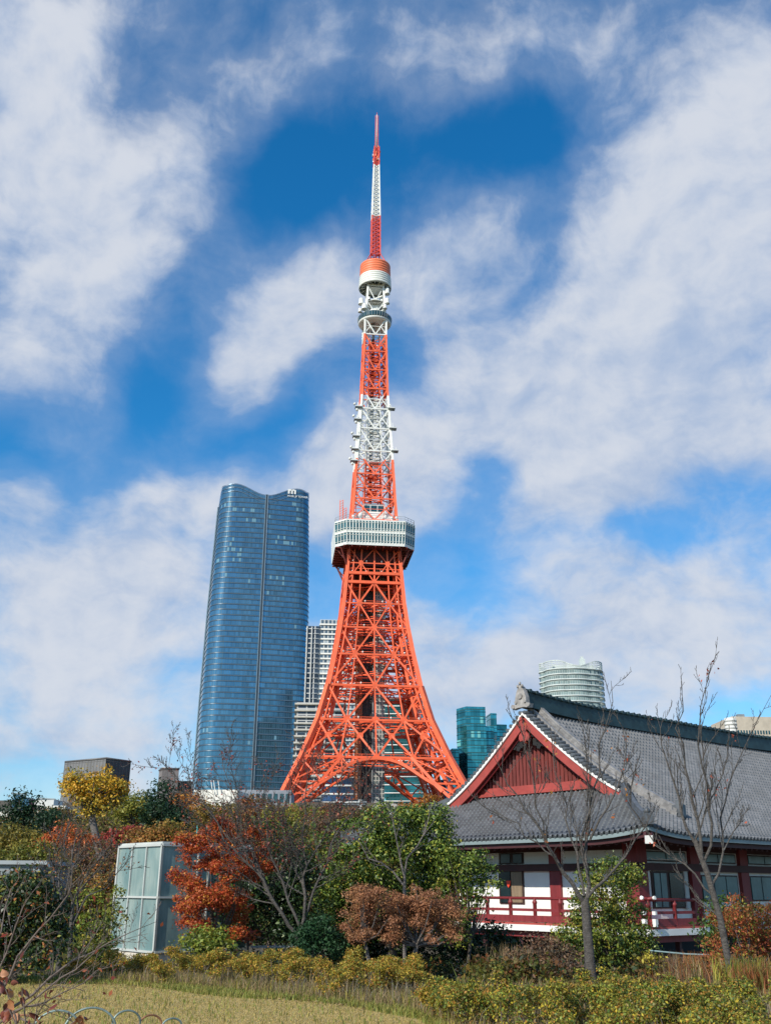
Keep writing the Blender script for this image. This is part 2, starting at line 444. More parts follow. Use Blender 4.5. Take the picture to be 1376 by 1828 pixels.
def lattice_tower():
    T = thing('lattice_tower', 'tall orange and white lattice steel tower with two observation decks', 'tower', (TX, TY, ground_h(TX, TY)))
    rnd = random.Random(3)
    # levels
    yl = [1395, 1352, 1285.5, 1224, 1168.5, 1120.5, 1077.5, 1040, 1024, 1006, 972]
    Z = {y: zt(y) for y in yl}
    zdeck_b, zdeck_t = zax(973, 15.5), zax(928, 15.5)
    zfoot = _zs[0]
    # ---- legs: main corner chord, inner chord, lacing
    for k in range(4):
        mb = MB()
        zz = [zfoot, zt(1437), Z[1395], Z[1352], Z[1285.5], Z[1224], Z[1168.5], Z[1120.5], Z[1077.5], Z[1040], Z[1006], zdeck_b + 1]
        for a, b in zip(zz, zz[1:]):
            th = float(np.interp(a, [30, 120], [1.8, 1.3]))
            tbeam(mb, face_pt(k, -1, a), face_pt(k, -1, b), th)
            # parallel inner chord of the box leg
            def inn(z, d=0.0):
                w = wz(z); q = float(np.interp(z, [30, 60, 120], [5.0, 4.0, 2.6])) / w
                lx, ly = -w * (1 - q), -w * (1 - q)
                for _ in range(k): lx, ly = -ly, lx
                return TW(lx, ly, z)
            tbeam(mb, inn(a), inn(b), th * 0.6)
            n = max(2, int((b - a) / 2.6))
            for i in range(n):
                z0, z1 = a + (b - a) * i / n, a + (b - a) * (i + 1) / n
                s0, s1 = (face_pt(k, -1, z0), inn(z1)) if i % 2 else (inn(z0), face_pt(k, -1, z1))
                mb.beam(s0, s1, 0.35, 0)
                mb.beam(inn(z0), face_pt(k, -1, z0), 0.3, 0)
        # cladding-like second flange beside the corner on both faces, as in the double-lined legs
        for a, b in zip(zz[1:], zz[2:]):
            for kk, sg in ((k, -1), ((k + 3) % 4, 1)):
                q0, q1 = 2.2 / wz(a), 2.2 / wz(b)
                mb.beam(face_pt(kk, sg * (1 - q0), a), face_pt(kk, sg * (1 - q1), b), 0.5, 0)
        p = face_pt(k, -1, zfoot)
        mb.box((p.x, p.y, zfoot - 0.5), 7, 7, 7, 1, TPH)
        mb.build('leg', [M_ORANGE, mat('concrete', (0.35, 0.34, 0.32), 0.9)], T)
    # ---- the four lower faces
    for k in range(4):
        mb = MB()
        P = lambda t, y, ins=0.0: face_pt(k, t, Z[y] if y in Z else zt(y), ins)
        nrm = (face_pt(k, 0, 60) - face_pt(k, 0, 60, 1)).normalized()
        def bm(a, b, w=0.62, h=None): w *= .88; h = h and h * .85; mb.beam(a, b, w, 0, h, nrm)
        def plate(t, y, s=1.0):
            z = Z[y] if y in Z else zt(y)
            c = face_pt(k, t, z, -0.25); ux = (face_pt(k, 1, z) - face_pt(k, -1, z)).normalized()
            mb.prism([c + ux * (s * math.cos(q)) + Vector((0, 0, s * math.sin(q))) for q in [PI / 8 + PI / 4 * i for i in range(8)]], -nrm * 0.5)
        # horizontals (double: front chord and inner flange)
        for y, w in ((1352, 1.0), (1285.5, 1.0), (1224, 1.15), (1168.5, 0.9), (1120.5, 0.85), (1077.5, 0.8), (1040, 1.5), (1024, 1.5), (1006, 0.6)):
            bm(P(-1, y), P(1, y), w * 0.8, w)
            if y > 1041:   # inner parallel and lacing => a walkway girder
                z = Z[y]
                mb.beam(face_pt(k, -1, z - 0.2, 3.0), face_pt(k, 1, z - 0.2, 3.0), 0.5)
                mb.beam(face_pt(k, -0.98, z + 1.1, 0.3), face_pt(k, 0.98, z + 1.1, 0.3), 0.14)
                n = int(wz(z) / 2.4)
                for i in range(n):
                    t0, t1 = -1 + 2 * i / n, -1 + 2 * (i + 1) / n
                    mb.beam(face_pt(k, t0, z, 0 if i % 2 else 3.0), face_pt(k, t1, z, 3.0 if i % 2 else 0), 0.28)
                    mb.beam(face_pt(k, t0, z, 0.3), face_pt(k, t0, z + 1.1, 0.3), 0.1)
        bm(P(-.93, 1397), P(-.68, 1397), .7); bm(P(.93, 1397), P(.68, 1397), .7)
        # panel G: four crosses between 1285 and 1352
        tt = [-1, -.5, 0, .5, 1]
        for i in range(4):
            bm(P(tt[i], 1285.5), P(tt[i + 1] if i < 3 else 1, 1352), 0.75) if i in (0, 1, 2, 3) else None
            bm(P(tt[i + 1], 1285.5), P(tt[i], 1352), 0.75)
            plate((tt[i] + tt[i + 1]) / 2 * 0.985, 1314, 1.15)
        for t in (-.5, 0, .5):
            bm(P(t, 1285.5), P(t, 1352), 0.6); plate(t, 1285.5, 1.35); plate(t, 1352, 1.1)
        for t in (-1, 1): plate(t * 0.98, 1285.5, 1.2); plate(t * 0.97, 1352, 1.3)
        # panel F and up
        def V(top, bot, spec, w=0.65):
            for t0, t1 in spec: bm(P(t0, top), P(t1, bot), w)
        V(1224, 1285.5, ((-1, -.5), (0, -.5), (0, .5), (1, .5)), .75)
        V(1168.5, 1224, ((-.5, -1), (-.5, 0), (.5, 0), (.5, 1)), .7)
        V(1120.5, 1168.5, ((-1, -.5), (0, -.5), (0, .5), (1, .5)), .65)
        V(1077.5, 1120.5, ((-.5, -1), (-.5, 0), (.5, 0), (.5, 1)), .6)
        V(1040, 1077.5, ((-1, -.5), (0, -.5), (0, .5), (1, .5)), .75)
        for top, bot in ((1224, 1285.5), (1168.5, 1224), (1120.5, 1168.5), (1077.5, 1120.5), (1040, 1077.5)):
            for t in (-.5, 0, .5): bm(P(t, top), P(t, bot), .5)
        for t, y in ((0, 1224), (-1, 1224), (1, 1224), (.5, 1168.5), (-.5, 1168.5), (0, 1120.5), (.5, 1077.5), (-.5, 1077.5), (0, 1040)): plate(t * .98, y, 1.15)
        # under the deck: verticals at quarters and two crosses
        zb = zdeck_b + 0.5
        for t in (-.5, 0, .5):
            bm(face_pt(k, t, Z[1040]), face_pt(k, t, zb), 0.7)
        for c in (-.5, .5):
            for s in (-.5, .5):
                bm(face_pt(k, c, Z[1006]), face_pt(k, c + s, zb), 0.45)
                bm(face_pt(k, c, Z[1006]), face_pt(k, c + s, Z[1040]), 0.45)
            plate(c, 1006, 1.0)
        # small beams of the machinery floors
        for i in range(9):
            t = -0.9 + i * 0.225
            mb.beam(face_pt(k, t, Z[1024] + 0.3, 0.2), face_pt(k, t, Z[1024] + 2.0, 0.2), 0.2)
        mb.beam(face_pt(k, -1, Z[1024] + 2.0, 0.2), face_pt(k, 1, Z[1024] + 2.0, 0.2), 0.25)
        # outer part of the leg truss below 1352
        for sg in (-1, 1):
            ic = [(.47, 1352), (.65, 1395), (.74, 1418), (.84, 1440)]
            for (t0, y0), (t1, y1) in zip(ic, ic[1:]): bm(P(sg * t0, y0), P(sg * t1, y1), 1.1)
            bm(P(sg * .66, 1392), P(sg * .99, 1356), .55)
            bm(P(sg * .5, 1354), P(sg * .97, 1395), .5)
            bm(P(sg * .97, 1397), P(sg * .74, 1418), .5); bm(P(sg * .66, 1397), P(sg * .96, 1432), .5)
            bm(P(sg * .74, 1418), P(sg * .98, 1418), .5)
        mb.build('lattice_face', M_ORANGE, T)
        # arch with spandrel struts
        mb = MB()
        ap = [(-.70, 1412), (-.646, 1399), (-.556, 1389), (-.434, 1374), (-.36, 1366.5), (-.28, 1360.5), (-.18, 1356.3), (-.09, 1354.4), (0, 1353.8)]
        ap = ap + [(-t, y) for t, y in reversed(ap[:-1])]
        pts = [face_pt(k, t, zt(y), -0.2) for t, y in ap]
        for a, b in zip(pts, pts[1:]): mb.beam(a, b, 1.0, 0, 1.0, nrm)
        pts2 = [face_pt(k, t, zt(y), 2.6) for t, y in ap]
        for a, b in zip(pts2, pts2[1:]): mb.beam(a, b, 0.7, 0, 0.7, nrm)
        for a, b in zip(pts, pts2): mb.beam(a, b, 0.3)
        for sg in (-1, 1):
            for (ta, ya), (tb, yb) in (((.47, 1353), (.36, 1366.5)), ((.36, 1366.5), (.30, 1353)), ((.30, 1353), (.22, 1358)), ((.47, 1353), (.434, 1374)), ((.434, 1374), (.54, 1368)), ((.54, 1368), (.556, 1389)), ((.556, 1389), (.61, 1386)), ((.2, 1353), (.14, 1355))):
                mb.beam(face_pt(k, sg * ta, zt(ya)), face_pt(k, sg * tb, zt(yb)), .45, 0, .45, nrm)
        mb.build('arch', M_ORANGE, T)
    # white flood lamps along the walkways of each face
    for k in range(4):
        for y in (1285.5, 1224, 1168.5, 1120.5, 1077.5, 1024, 1006):
            z = Z[y]
            for t_ in (-.8, -.3, .28, .78):
                q = face_pt(k, t_, z + 1.0, .2); mb = MB(); mb.lathe(q, [(.05, q.z - .32), (.3, q.z - .18), (.34, q.z + .1), (.05, q.z + .36)], 8); mb.beam(q - Vector((0, 0, 1.0)), q, .12); mb.build('flood_lamp', M_WHITEP, T)
    # ---- inner floors, cross beams at each level
    mb = MB()
    for y in (1352, 1285.5, 1224, 1196, 1168.5, 1144, 1120.5, 1098, 1077.5, 1040):
        z = Z[y] if y in Z else zt(y)
        z -= 1.2; w = wz(z)
        for q, bw in ((0.72, .32), (0.42, .38)):
            c = [TW(sx * w * q, sy * w * q, z) for sx, sy in ((-1, -1), (1, -1), (1, 1), (-1, 1))]
            for i in range(4): mb.beam(c[i], c[(i + 1) % 4], bw)
        for sx, sy in ((-1, -1), (1, -1), (1, 1), (-1, 1)):
            mb.beam(TW(sx * w, sy * w, z), TW(sx * 3.5, sy * 3.5, z), .36)
            mb.beam(TW(sx * w * .72, sy * w * .72, z), TW(sx * w * .42, sy * w * .42, z + 5), .3)
        for i in range(4):
            a = [(0, -1), (1, 0), (0, 1), (-1, 0)][i]
            mb.beam(TW(a[0] * w, a[1] * w, z), TW(a[0] * 3.5, a[1] * 3.5, z), .45)
            b = [(1, 0), (0, 1), (-1, 0), (0, -1)][i]
            mb.beam(TW(a[0] * w, a[1] * w, z), TW(b[0] * w, b[1] * w, z), .35)
            mb.beam(TW(a[0] * w * .72, a[1] * w * .72, z + 1.6), TW(b[0] * w * .72, b[1] * w * .72, z + 1.6), .2)
    mb.build('inner_bracing', M_ORANGE, T)
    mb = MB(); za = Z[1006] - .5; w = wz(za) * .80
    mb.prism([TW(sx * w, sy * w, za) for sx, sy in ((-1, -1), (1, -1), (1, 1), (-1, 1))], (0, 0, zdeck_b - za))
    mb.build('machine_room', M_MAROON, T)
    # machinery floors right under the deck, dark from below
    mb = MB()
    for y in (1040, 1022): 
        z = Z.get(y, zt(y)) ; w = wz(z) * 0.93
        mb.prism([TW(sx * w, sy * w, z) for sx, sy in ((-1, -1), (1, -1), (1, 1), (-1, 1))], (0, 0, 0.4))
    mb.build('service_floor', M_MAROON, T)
    # ---- elevator shaft: ochre stair lattice, black shaft, gridded shaft
    z0, z1 = ground_h(TX, TY) + 1, zdeck_b
    mb = MB(); hw = 4.4
    def col(mbb, lx0, lx1, ly0, ly1, za, zb, mi=0):
        c = [(lx0, ly0), (lx1, ly0), (lx1, ly1), (lx0, ly1)]; u = 0
        for i in range(4):
            (ax, ay), (bx, by) = c[i], c[(i + 1) % 4]; L = abs(ax - bx) + abs(ay - by)
            mbb.quad(TW(ax, ay, za), TW(bx, by, za), TW(bx, by, zb), TW(ax, ay, zb), mi, ((u, za), (u + L, za), (u + L, zb), (u, zb))); u += L
    col(mb, -3.3, 0.4, -3.6, 4, z0, z1); mb.build('elevator_shaft', M_SHAFTDK, T)
    mb = MB(); col(mb, 0.6, 5.0, -4.2, 4, z0, z1); mb.build('stair_shaft', M_SHAFTGLASS, T)
    mb = MB()
    for lx, ly in ((-5.6, -4), (-3.6, -4), (-5.6, -1.5), (-3.6, -1.5)): mb.beam(TW(lx, ly, z0), TW(lx, ly, z1), .4)
    z = z0; i = 0
    while z < z1 - 2:
        a, b = (-5.6, -3.6) if i % 2 else (-3.6, -5.6)
        mb.beam(TW(a, -4, z), TW(b, -4, z + 2), .3, 0, 1.4); mb.beam(TW(a, -1.5, z), TW(b, -1.5, z + 2), .3, 0, 1.0)
        mb.beam(TW(-5.6, -4, z), TW(-3.6, -4, z), .25); mb.beam(TW(-5.6, -4, z), TW(-5.6, -1.5, z + 2), .3)
        z += 2; i += 1
    mb.build('stairway', M_RUST, T)
    mb = MB(); mb.beam(TW(0.5, -4.5, z0), TW(0.5, -4.5, z1), .35); mb.build('cable_duct', M_STEELGREY, T)
    # ---- main deck
    A, C = 15.6, 4.2
    zt_, zb_ = zdeck_t, zdeck_b
    def ring(z, a, c):
        return [TW(x, y, z) for x, y in ((-a + c, -a), (a - c, -a), (a, -a + c), (a, a - c), (a - c, a), (-a + c, a), (-a, a - c), (-a, -a + c))]
    bt, bb = ring(zt_, A, C), ring(zb_, A - .35, C)
    mb = MB()
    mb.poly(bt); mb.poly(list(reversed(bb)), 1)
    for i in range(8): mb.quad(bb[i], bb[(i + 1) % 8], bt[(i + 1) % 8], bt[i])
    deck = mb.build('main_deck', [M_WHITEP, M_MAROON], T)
    gl = MB(); ml = MB()
    for i in range(8):
        if i == 6: continue
        a0, a1, c0, c1 = bb[i], bb[(i + 1) % 8], bt[i], bt[(i + 1) % 8]
        n = ((a1 - a0).cross(c0 - a0)).normalized(); n = n if n.dot(a0 - TW(0, 0, zb_)) > 0 else -n
        W_ = (a1 - a0).length; nb = 19 if i % 2 == 0 else 4
        if i in (2,): nb = 19
        def pt(u, v, off): return a0.lerp(a1, u).lerp(c0.lerp(c1, u), 1 - v) + n * off
        for (v0, v1) in ((.055, .11), (.135, .34), (.365, .41), (.54, .60), (.625, .82), (.84, .89)):
            for b in range(nb):
                u0, u1 = (b + .14) / nb, (b + .88) / nb
                gl.quad(pt(u0, v1, .05), pt(u1, v1, .05), pt(u1, v0, .05), pt(u0, v0, .05))
        for b in range(nb + 1):
            u = b / nb + (.01 if i % 2 == 0 else 0)
            ml.beam(pt(min(u, 1), .93, .06), pt(min(u, 1), .03, .06), .10)
        for v in (.12, .35, .43, .52, .61, .83): ml.beam(pt(0, v, .1), pt(1, v, .1), .1)
    gl.build('window_glazing', M_TEALGLASS, deck)
    ml.build('mullion', M_DRUMW, deck)
    # roof railing and roof rim
    mb = MB()
    rr = ring(zt_ + .05, A - .3, C); 
    for h in (.9, 1.8):
        for i in range(8): mb.beam(rr[i] + Vector((0, 0, h)), rr[(i + 1) % 8] + Vector((0, 0, h)), .1)
    for i in range(8):
        n = 14 if i % 2 == 0 else 3
        for j in range(n): 
            q = rr[i].lerp(rr[(i + 1) % 8], j / n); mb.beam(q, q + Vector((0, 0, 1.8)), .1)
    mb.build('railing', M_STEELGREY, deck)
    # underside ribs
    mb = MB()
    for i in range(-4, 5):
        for s in (-1, 1):
            lx = i * 3.0
            mb.beam(TW(lx, s * 10.5, zb_ - .3), TW(lx, s * 15.0, zb_ - .3), .4, 0, .5); mb.beam(TW(s * 10.5, lx, zb_ - .3), TW(s * 15.0, lx, zb_ - .3), .4, 0, .5)
    for s in (-1, 1):
        for s2 in (-1, 1):
            mb.beam(TW(s * 9.8, s2 * 9.8, zb_ - 9), TW(s * 13, s2 * 13, zb_ - .4), .5); mb.beam(TW(s * 9.8, s2 * 9.8, zb_ - 6), TW(s * 14.4, s2 * 9.8, zb_ - .4), .4); mb.beam(TW(s * 9.8, s2 * 9.8, zb_ - 6), TW(s * 9.8, s2 * 14.4, zb_ - .4), .4)
    mb.build('underside_rib', mat('dull_red_steel', (0.16, 0.03, 0.022), 0.6), deck)
    # roof house with strip windows
    mb = MB(); zr0, zr1 = zt_, zax(897, 8.0)
    a = 7.0
    mb.prism([TW(x, y, zr0) for x, y in ((-a, -a), (a, -a), (a, a), (-a, a))], (0, 0, (zr1 - zr0) * .62), 0)
    a = 4.4
    mb.prism([TW(x, y, zr0 + (zr1 - zr0) * .62 + .01) for x, y in ((-a, -a - 2), (a, -a - 2), (a, a), (-a, a))], (0, 0, (zr1 - zr0) * .38), 0)
    rh = mb.build('roof_house', M_WHITEP, T)
    mb = MB(); zc = zr0 + (zr1 - zr0) * .68; hh = (zr1 - zr0) * .25
    for i in range(3):
        x0 = -4.1 + i * 2.8; p0, p1 = TW(x0, -6.45, zc), TW(x0 + 2.5, -6.45, zc)
        mb.quad(p0, p1, p1 + Vector((0, 0, hh)), p0 + Vector((0, 0, hh)))
    mb.build('window', M_DKGLASS, rh)
    # dishes and masts on the deck roof
    for (lx, ly, r) in ((-5.7, -11.8, 1.0), (-8.5, -11.5, .6), (4, -12, .7), (8.3, -12, .6), (6.5, -12, .5)):
        mb = MB(); c = TW(lx, ly, zt_ + 2.0 + r); mb.lathe(c, [(0.05, c.z - r), (r * .7, c.z - r * .75), (r, c.z), (r * .7, c.z + r * .75), (.05, c.z + r)], 12)
        mb.beam(TW(lx, ly, zt_), TW(lx, ly, zt_ + 2), .25)
        mb.build('dish_antenna', M_WHITEP, T)
    for lx, ly, h in ((-13.0, -9, 10), (-11.5, -6, 8)):
        mb = MB()
        for dx, dy in ((-.6, -.6), (.6, -.6), (.6, .6), (-.6, .6)): mb.beam(TW(lx + dx, ly + dy, zt_), TW(lx + dx, ly + dy, zt_ + h), .18)
        for i in range(int(h)): mb.beam(TW(lx - .6, ly - .6, zt_ + i), TW(lx + .6, ly - .6, zt_ + i + 1), .14); mb.beam(TW(lx - .6, ly - .6, zt_ + i), TW(lx - .6, ly + .6, zt_ + i + 1), .14)
        mb.build('aerial_frame', M_ORANGE, T)
    # ---- upper lattice
    YU = [928, 890, 846, 805, 765, 729.6, 694, 660, 627, 597, 568]
    ZU = [zt(y) for y in YU]
    for k in range(4):
        mb = MB()
        nrm = (face_pt(k, 0, 180) - face_pt(k, 0, 180, 1)).normalized()
        for a, b in zip(ZU, ZU[1:]):
            tbeam(mb, face_pt(k, -1, a), face_pt(k, -1, b), float(np.interp(a, [140, 225], [1.05, .8])))
            tbeam(mb, face_pt(k, -1, b), face_pt(k, 0, a), .5, None, nrm); tbeam(mb, face_pt(k, 1, b), face_pt(k, 0, a), .5, None, nrm)
            mid = (a + b) / 2
            tbeam(mb, face_pt(k, -1, a + .3), face_pt(k, -.5, mid), .34, None, nrm); tbeam(mb, face_pt(k, 1, a + .3), face_pt(k, .5, mid), .34, None, nrm)
            tbeam(mb, face_pt(k, -1, mid), face_pt(k, 1, mid), .16)
            tbeam(mb, face_pt(k, -1, a), face_pt(k, 1, a), .5)
            tbeam(mb, face_pt(k, -.5, a, .8), face_pt(k, -.5, b, .8), .18); tbeam(mb, face_pt(k, .45, a, .8), face_pt(k, .45, b, .8), .18)
            # ladder and cables up the corner
            tbeam(mb, face_pt(k, -.86, a, .3), face_pt(k, -.86, b, .3), .22)
            for i in range(6):
                zz_ = a + (b - a) * i / 6; mb.beam(face_pt(k, -1, zz_), face_pt(k, -.86, zz_, .3), .16, band(zz_))
                if rnd.random() < .35:
                    q = face_pt(k, -1, zz_, -.3); mb.box(q, .5, .5, .6, band(zz_))
        mb.build('upper_lattice', TMATS, T)
    # core of the upper tower
    mb = MB(); z = ZU[0]; i = 0
    hw = lambda z: wz(z) * .42
    while z < ZU[-2] - 1.7:
        h0, h1 = hw(z), hw(z + 1.7)
        c0 = [TW(sx * h0, sy * h0, z) for sx, sy in ((-1, -1), (1, -1), (1, 1), (-1, 1))]; c1 = [TW(sx * h1, sy * h1, z + 1.7) for sx, sy in ((-1, -1), (1, -1), (1, 1), (-1, 1))]
        for j in range(4):
            tbeam(mb, c0[j], c1[j], .38); mb.beam(c0[j], c0[(j + 1) % 4], .3, band(z)); 
            mb.beam(c0[(j + i) % 4], c1[(j + i + 1) % 4], .2, band(z))
        if i % 4 == 0:
            q = TW(rnd.uniform(-.5, .5), rnd.uniform(-.5, .5), z + .8); mb.box(q, h0 * 1.2, h0 * 1.2, 1.1, band(z), TPH)
            w = wz(z) * .96
            for sx, sy in ((-1, -1), (1, -1), (1, 1), (-1, 1)): mb.beam(TW(sx * h0, sy * h0, z), TW(sx * w, sy * w, z), .28, band(z))
        z += 1.7; i += 1
    mb.build('upper_core', TMATS, T)
    mb = MB(); tbeam(mb, TW(-1.1, 0.2, ZU[0]), TW(-.5, .2, ZU[-1]), 1.4); mb.build('upper_elevator', [M_MAROON, M_STEELGREY, M_MAROON], T)
    # bracket platforms with small aerials on the white section
    for (y, sides) in ((729.6, (-1, 1)), (765, (1,)), (805, (-1, 1)), (782, (-1,)), (826, (-1,)), (752, (-1,))):
        z = zt(y); w = wz(z)
        for s in sides:
            mb = MB()
            c = TW(s * (w + 1.0), -w - .3, z); mb.box(c, 3.0, 2.6, .25, 1, TPH)
            mb.box(c + Vector((0, 0, .35)), 2.6, 2.2, .3, 0, TPH)
            mb.beam(TW(s * w, -w, z - 1.8), c, .25)
            for i in range(3):
                q = c + Vector((rnd.uniform(-1, 1), rnd.uniform(-1, .6), .5)); mb.beam(q, q + Vector((0, 0, rnd.uniform(.8, 2.2))), .22)
            if s < 0:
                q = c + Vector((-1.3, -.4, rnd.uniform(.6, 1.4))); mb.tube([q, q + Vector((-.7, -.3, .5))], [.65, .5], 10, 0, True)
                q = c + Vector((-.6, -.2, -1.6)); mb.tube([q, q + Vector((0, 0, 1.2))], [.5, .5], 8, 0, True)
            mb.build('bracket_platform', [M_WHITEP, M_STEELGREY], T)
    # ---- top deck
    c = TW(0, 0, 0); Rr = 7.35
    zg0, zg1 = zax(562, Rr), zax(552.5, Rr)
    mb = MB()
    mb.lathe(c, [(2.9, zg0 - .9), (6.2, zg0 - 1.0), (6.9, zg0 - .75), (7.15, zg0 - .2), (7.1, zg0)], 40)
    mb.lathe(c, [(2.9, zg0 - .9), (2.7, zg0 + .8), (0.1, zg0 + .8)], 24)
    td = mb.build('top_deck', M_WHITEP, T)
    mb = MB(); mb.lathe(c, [(7.1, zg0), (7.3, zg0 + .5), (7.35, zg1 - .4), (7.0, zg1), (0.1, zg1 + .3)], 40, 0, False); mb.build('window_ring', M_DKGLASS, td)
    mb = MB()
    for i in range(40):
        q = 2 * PI * i / 40
        a_ = Vector((c.x + 7.2 * math.cos(q), c.y + 7.2 * math.sin(q), zg0)); b_ = Vector((c.x + 7.4 * math.cos(q), c.y + 7.4 * math.sin(q), zg1 - .4)); mb.beam(a_, b_, .16)
    mb.build('mullion', M_STEELGREY, td)
    # ---- drum
    zd0, zdm, zd1 = zax(500.5, 7.1), zax(481, 7.0), zax(460, 6.8)
    mb = MB(); prof = []
    def ribs(za, zb_, n, r0, r1, mi):
        for i in range(n):
            f0 = i / n; r = r0 + (r1 - r0) * f0; h = (zb_ - za) / n; z = za + h * i
            prof.extend([(r - .28, z, mi), (r, z + h * .15, mi), (r + .05, z + h * .5, mi), (r - .02, z + h * .85, mi)])
    prof = []
    ribs(zd0, zdm, 5, 7.15, 6.9, 0); ribs(zdm, zd1, 5, 6.8, 6.65, 1); prof += [(6.2, zd1 + .2, 1), (.1, zd1 + .6, 1)]
    mb.lathe(c, prof, 48)
    dr = mb.build('antenna_drum', [M_DRUMW, M_DRUMO], T)
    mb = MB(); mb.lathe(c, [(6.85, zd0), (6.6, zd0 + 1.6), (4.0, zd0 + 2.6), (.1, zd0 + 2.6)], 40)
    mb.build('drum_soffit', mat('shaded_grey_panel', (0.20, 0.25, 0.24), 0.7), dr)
    mb = MB()
    for i in range(16):
        q = 2 * PI * i / 16
        mb.beam((c.x + 6.7 * math.cos(q), c.y + 6.7 * math.sin(q), zd0 + .15), (c.x + 3 * math.cos(q), c.y + 3 * math.sin(q), zd0 + 1.2), .25)
    mb.lathe(c, [(5.6, zd0 + .5), (5.8, zd0 + .5), (5.8, zd0 + .8)], 32)
    mb.build('drum_rib', M_DRUMW, dr)
    # neck between top deck and drum
    mb = MB(); zn0, zn1 = zg1, zd0 + 2.5
    def NP(sx, sy, z):
        w = float(np.interp(z, [zn0, zn1], [4.1, 3.2])); return TW(sx * w, sy * w, z)
    cs = ((-1, -1), (1, -1), (1, 1), (-1, 1))
    zm = (zn0 * .62 + zn1 * .38); zm2 = zn0 * .18 + zn1 * .82
    for j in range(4):
        a_, b_ = cs[j], cs[(j + 1) % 4]
        mb.beam(NP(*a_, zn0), NP(*a_, zn1), .9)
        mid = ((a_[0] + b_[0]) / 2, (a_[1] + b_[1]) / 2)
        for (zA, zB) in ((zn0, zm), (zm, zm2), (zm2, zn1)):
            mb.beam(NP(*a_, zB), NP(*mid, zA), .36); mb.beam(NP(*b_, zB), NP(*mid, zA), .36); mb.beam(NP(*a_, zA), NP(*b_, zA), .4); mb.beam(NP(*a_, zB), NP(*b_, zB), .4)
    mb.box(TW(0, 0, zm2 + .4), 7.4, 7.4, .9, 0, TPH); mb.box(TW(0, 0, (zn0 + zm) / 2 + 1.2), 3.4, 3.4, 2.8, 0, TPH)
    mb.lathe(c, [(.1, zn0 + .4), (5.3, zn0 + .4), (5.5, zn0 + .7), (5.3, zn0 + 1.3), (.1, zn0 + 1.3)], 24)
    mb.lathe(c, [(.1, zm + .1), (4.6, zm + .1), (4.6, zm + .5), (.1, zm + .5)], 20)
    for i in range(18):
        q = rnd.uniform(0, 6.28); r = rnd.uniform(3.6, 5.2); z = rnd.choice((zn0 + 1.3, zm + .5)); mb.box((c.x + r * math.cos(q), c.y + r * math.sin(q), z + .5), .8, .7, 1.1, 0, q)
    mb.build('neck_lattice', M_WHITEP, T)
    for (px, py0, py1, r, off) in ((691, 524, 514, 1.0, 3.0), (644.5, 542, 532, 1.0, 2.5), (650.5, 551, 542, 1.15, 5.0), (691, 541, 532, .9, 4.0), (687, 550, 543, .8, 5.2), (642.5, 556, 550, .7, 4.0)):
        p0 = at(px, py0, TY - off); z1_ = at(px, py1, TY - off).z
        mb = MB(); mb.lathe(p0, [(.1, p0.z - .45), (r * 1.25, p0.z - .4), (r * 1.2, p0.z), (r, p0.z + .05), (r * .95, z1_ - r * .6), (r * .6, z1_ - r * .15), (.05, z1_)], 14)
        mb.beam(p0 - Vector((0, 0, .3)), TW(0, 0, p0.z - .8), .5)
        mb.build('radome', M_WHITEP, T)
    # ---- mast
    def mast(name, ya, yb, wa, wb, mi, mats, pitch=2.2, dense=False):
        mb = MB(); za, zb = zax(ya), zax(yb); n = max(2, int((zb - za) / pitch))
        def q(sx, sy, z):
            w = float(np.interp(z, [za, zb], [wa, wb])); return TW(sx * w, sy * w, z)
        for j in range(4): mb.beam(q(*cs[j], za), q(*cs[j], zb), .62, mi)
        for i in range(n):
            z0_, z1_ = za + (zb - za) * i / n, za + (zb - za) * (i + 1) / n
            for j in range(4):
                a_, b_ = cs[j], cs[(j + 1) % 4]
                mb.beam(q(*a_, z0_), q(*b_, z1_), .26, mi); mb.beam(q(*b_, z0_), q(*a_, z1_), .26, mi); mb.beam(q(*a_, z0_), q(*b_, z0_), .3, mi)
                if i % 2 == 0: mb.beam(q(a_[0], a_[1], z0_), q(a_[0] * 1.22, a_[1] * 1.22, z0_), .22, mi)
        mb.beam(TW(.2, 0, za), TW(.2, 0, zb), .5, mi)
        return mb.build(name, mats, T)
    mast('mast_base', 458, 389, 1.95, 1.75, 0, [M_REDM], 2.0)
    mast('mast_middle', 389, 297, 1.75, 1.15, 0, [M_WHITEP], 2.2)
    mast('mast_head', 297, 264, 1.15, 1.0, 0, [M_REDM], 1.6)
    za, zb = zax(291), zax(263)
    for i in range(40):
        mb = MB(); z = rnd.uniform(za, zb); q = rnd.uniform(0, 6.28); r = rnd.uniform(1.2, 1.75)
        mb.box((c.x + r * math.cos(q), c.y + r * math.sin(q), z), .5, .35, 1.0, 0 if rnd.random() < .8 else 1, q)
        mb.build('aerial_panel', [M_DRUMO, M_WHITEP], T)
    mb = MB(); mb.tube([TW(0, 0, zax(266)), TW(0, 0, zax(230)), TW(0, 0, zax(205))], [.42, .38, .3], 8, 0, True)
    for s in (-1, 1):
        mb.tube([TW(s * .75, -.2, zax(264)), TW(s * .62, -.2, zax(207))], .14, 5, 1)
    za, zb = zax(264), zax(208)
    for i in range(16): mb.beam(TW(-.7, -.2, za + (zb - za) * i / 16), TW(.7, -.2, za + (zb - za) * i / 16), .14, 1)
    mb.beam(TW(0, 0, zax(205)), TW(0, 0, zax(201)), .2, 1)
    mb.build('mast_pole', [mat('pale_pole_paint', (.62, .42, .42), .5), M_REDM], T)
    for sx, sy in cs:
        mb = MB(); mb.beam(TW(sx * 4.2, sy * 4.2, zd1), TW(sx * 1.9, sy * 1.9, zd1 + 6), .3); mb.build('mast_strut', M_REDM, T)
lattice_tower()
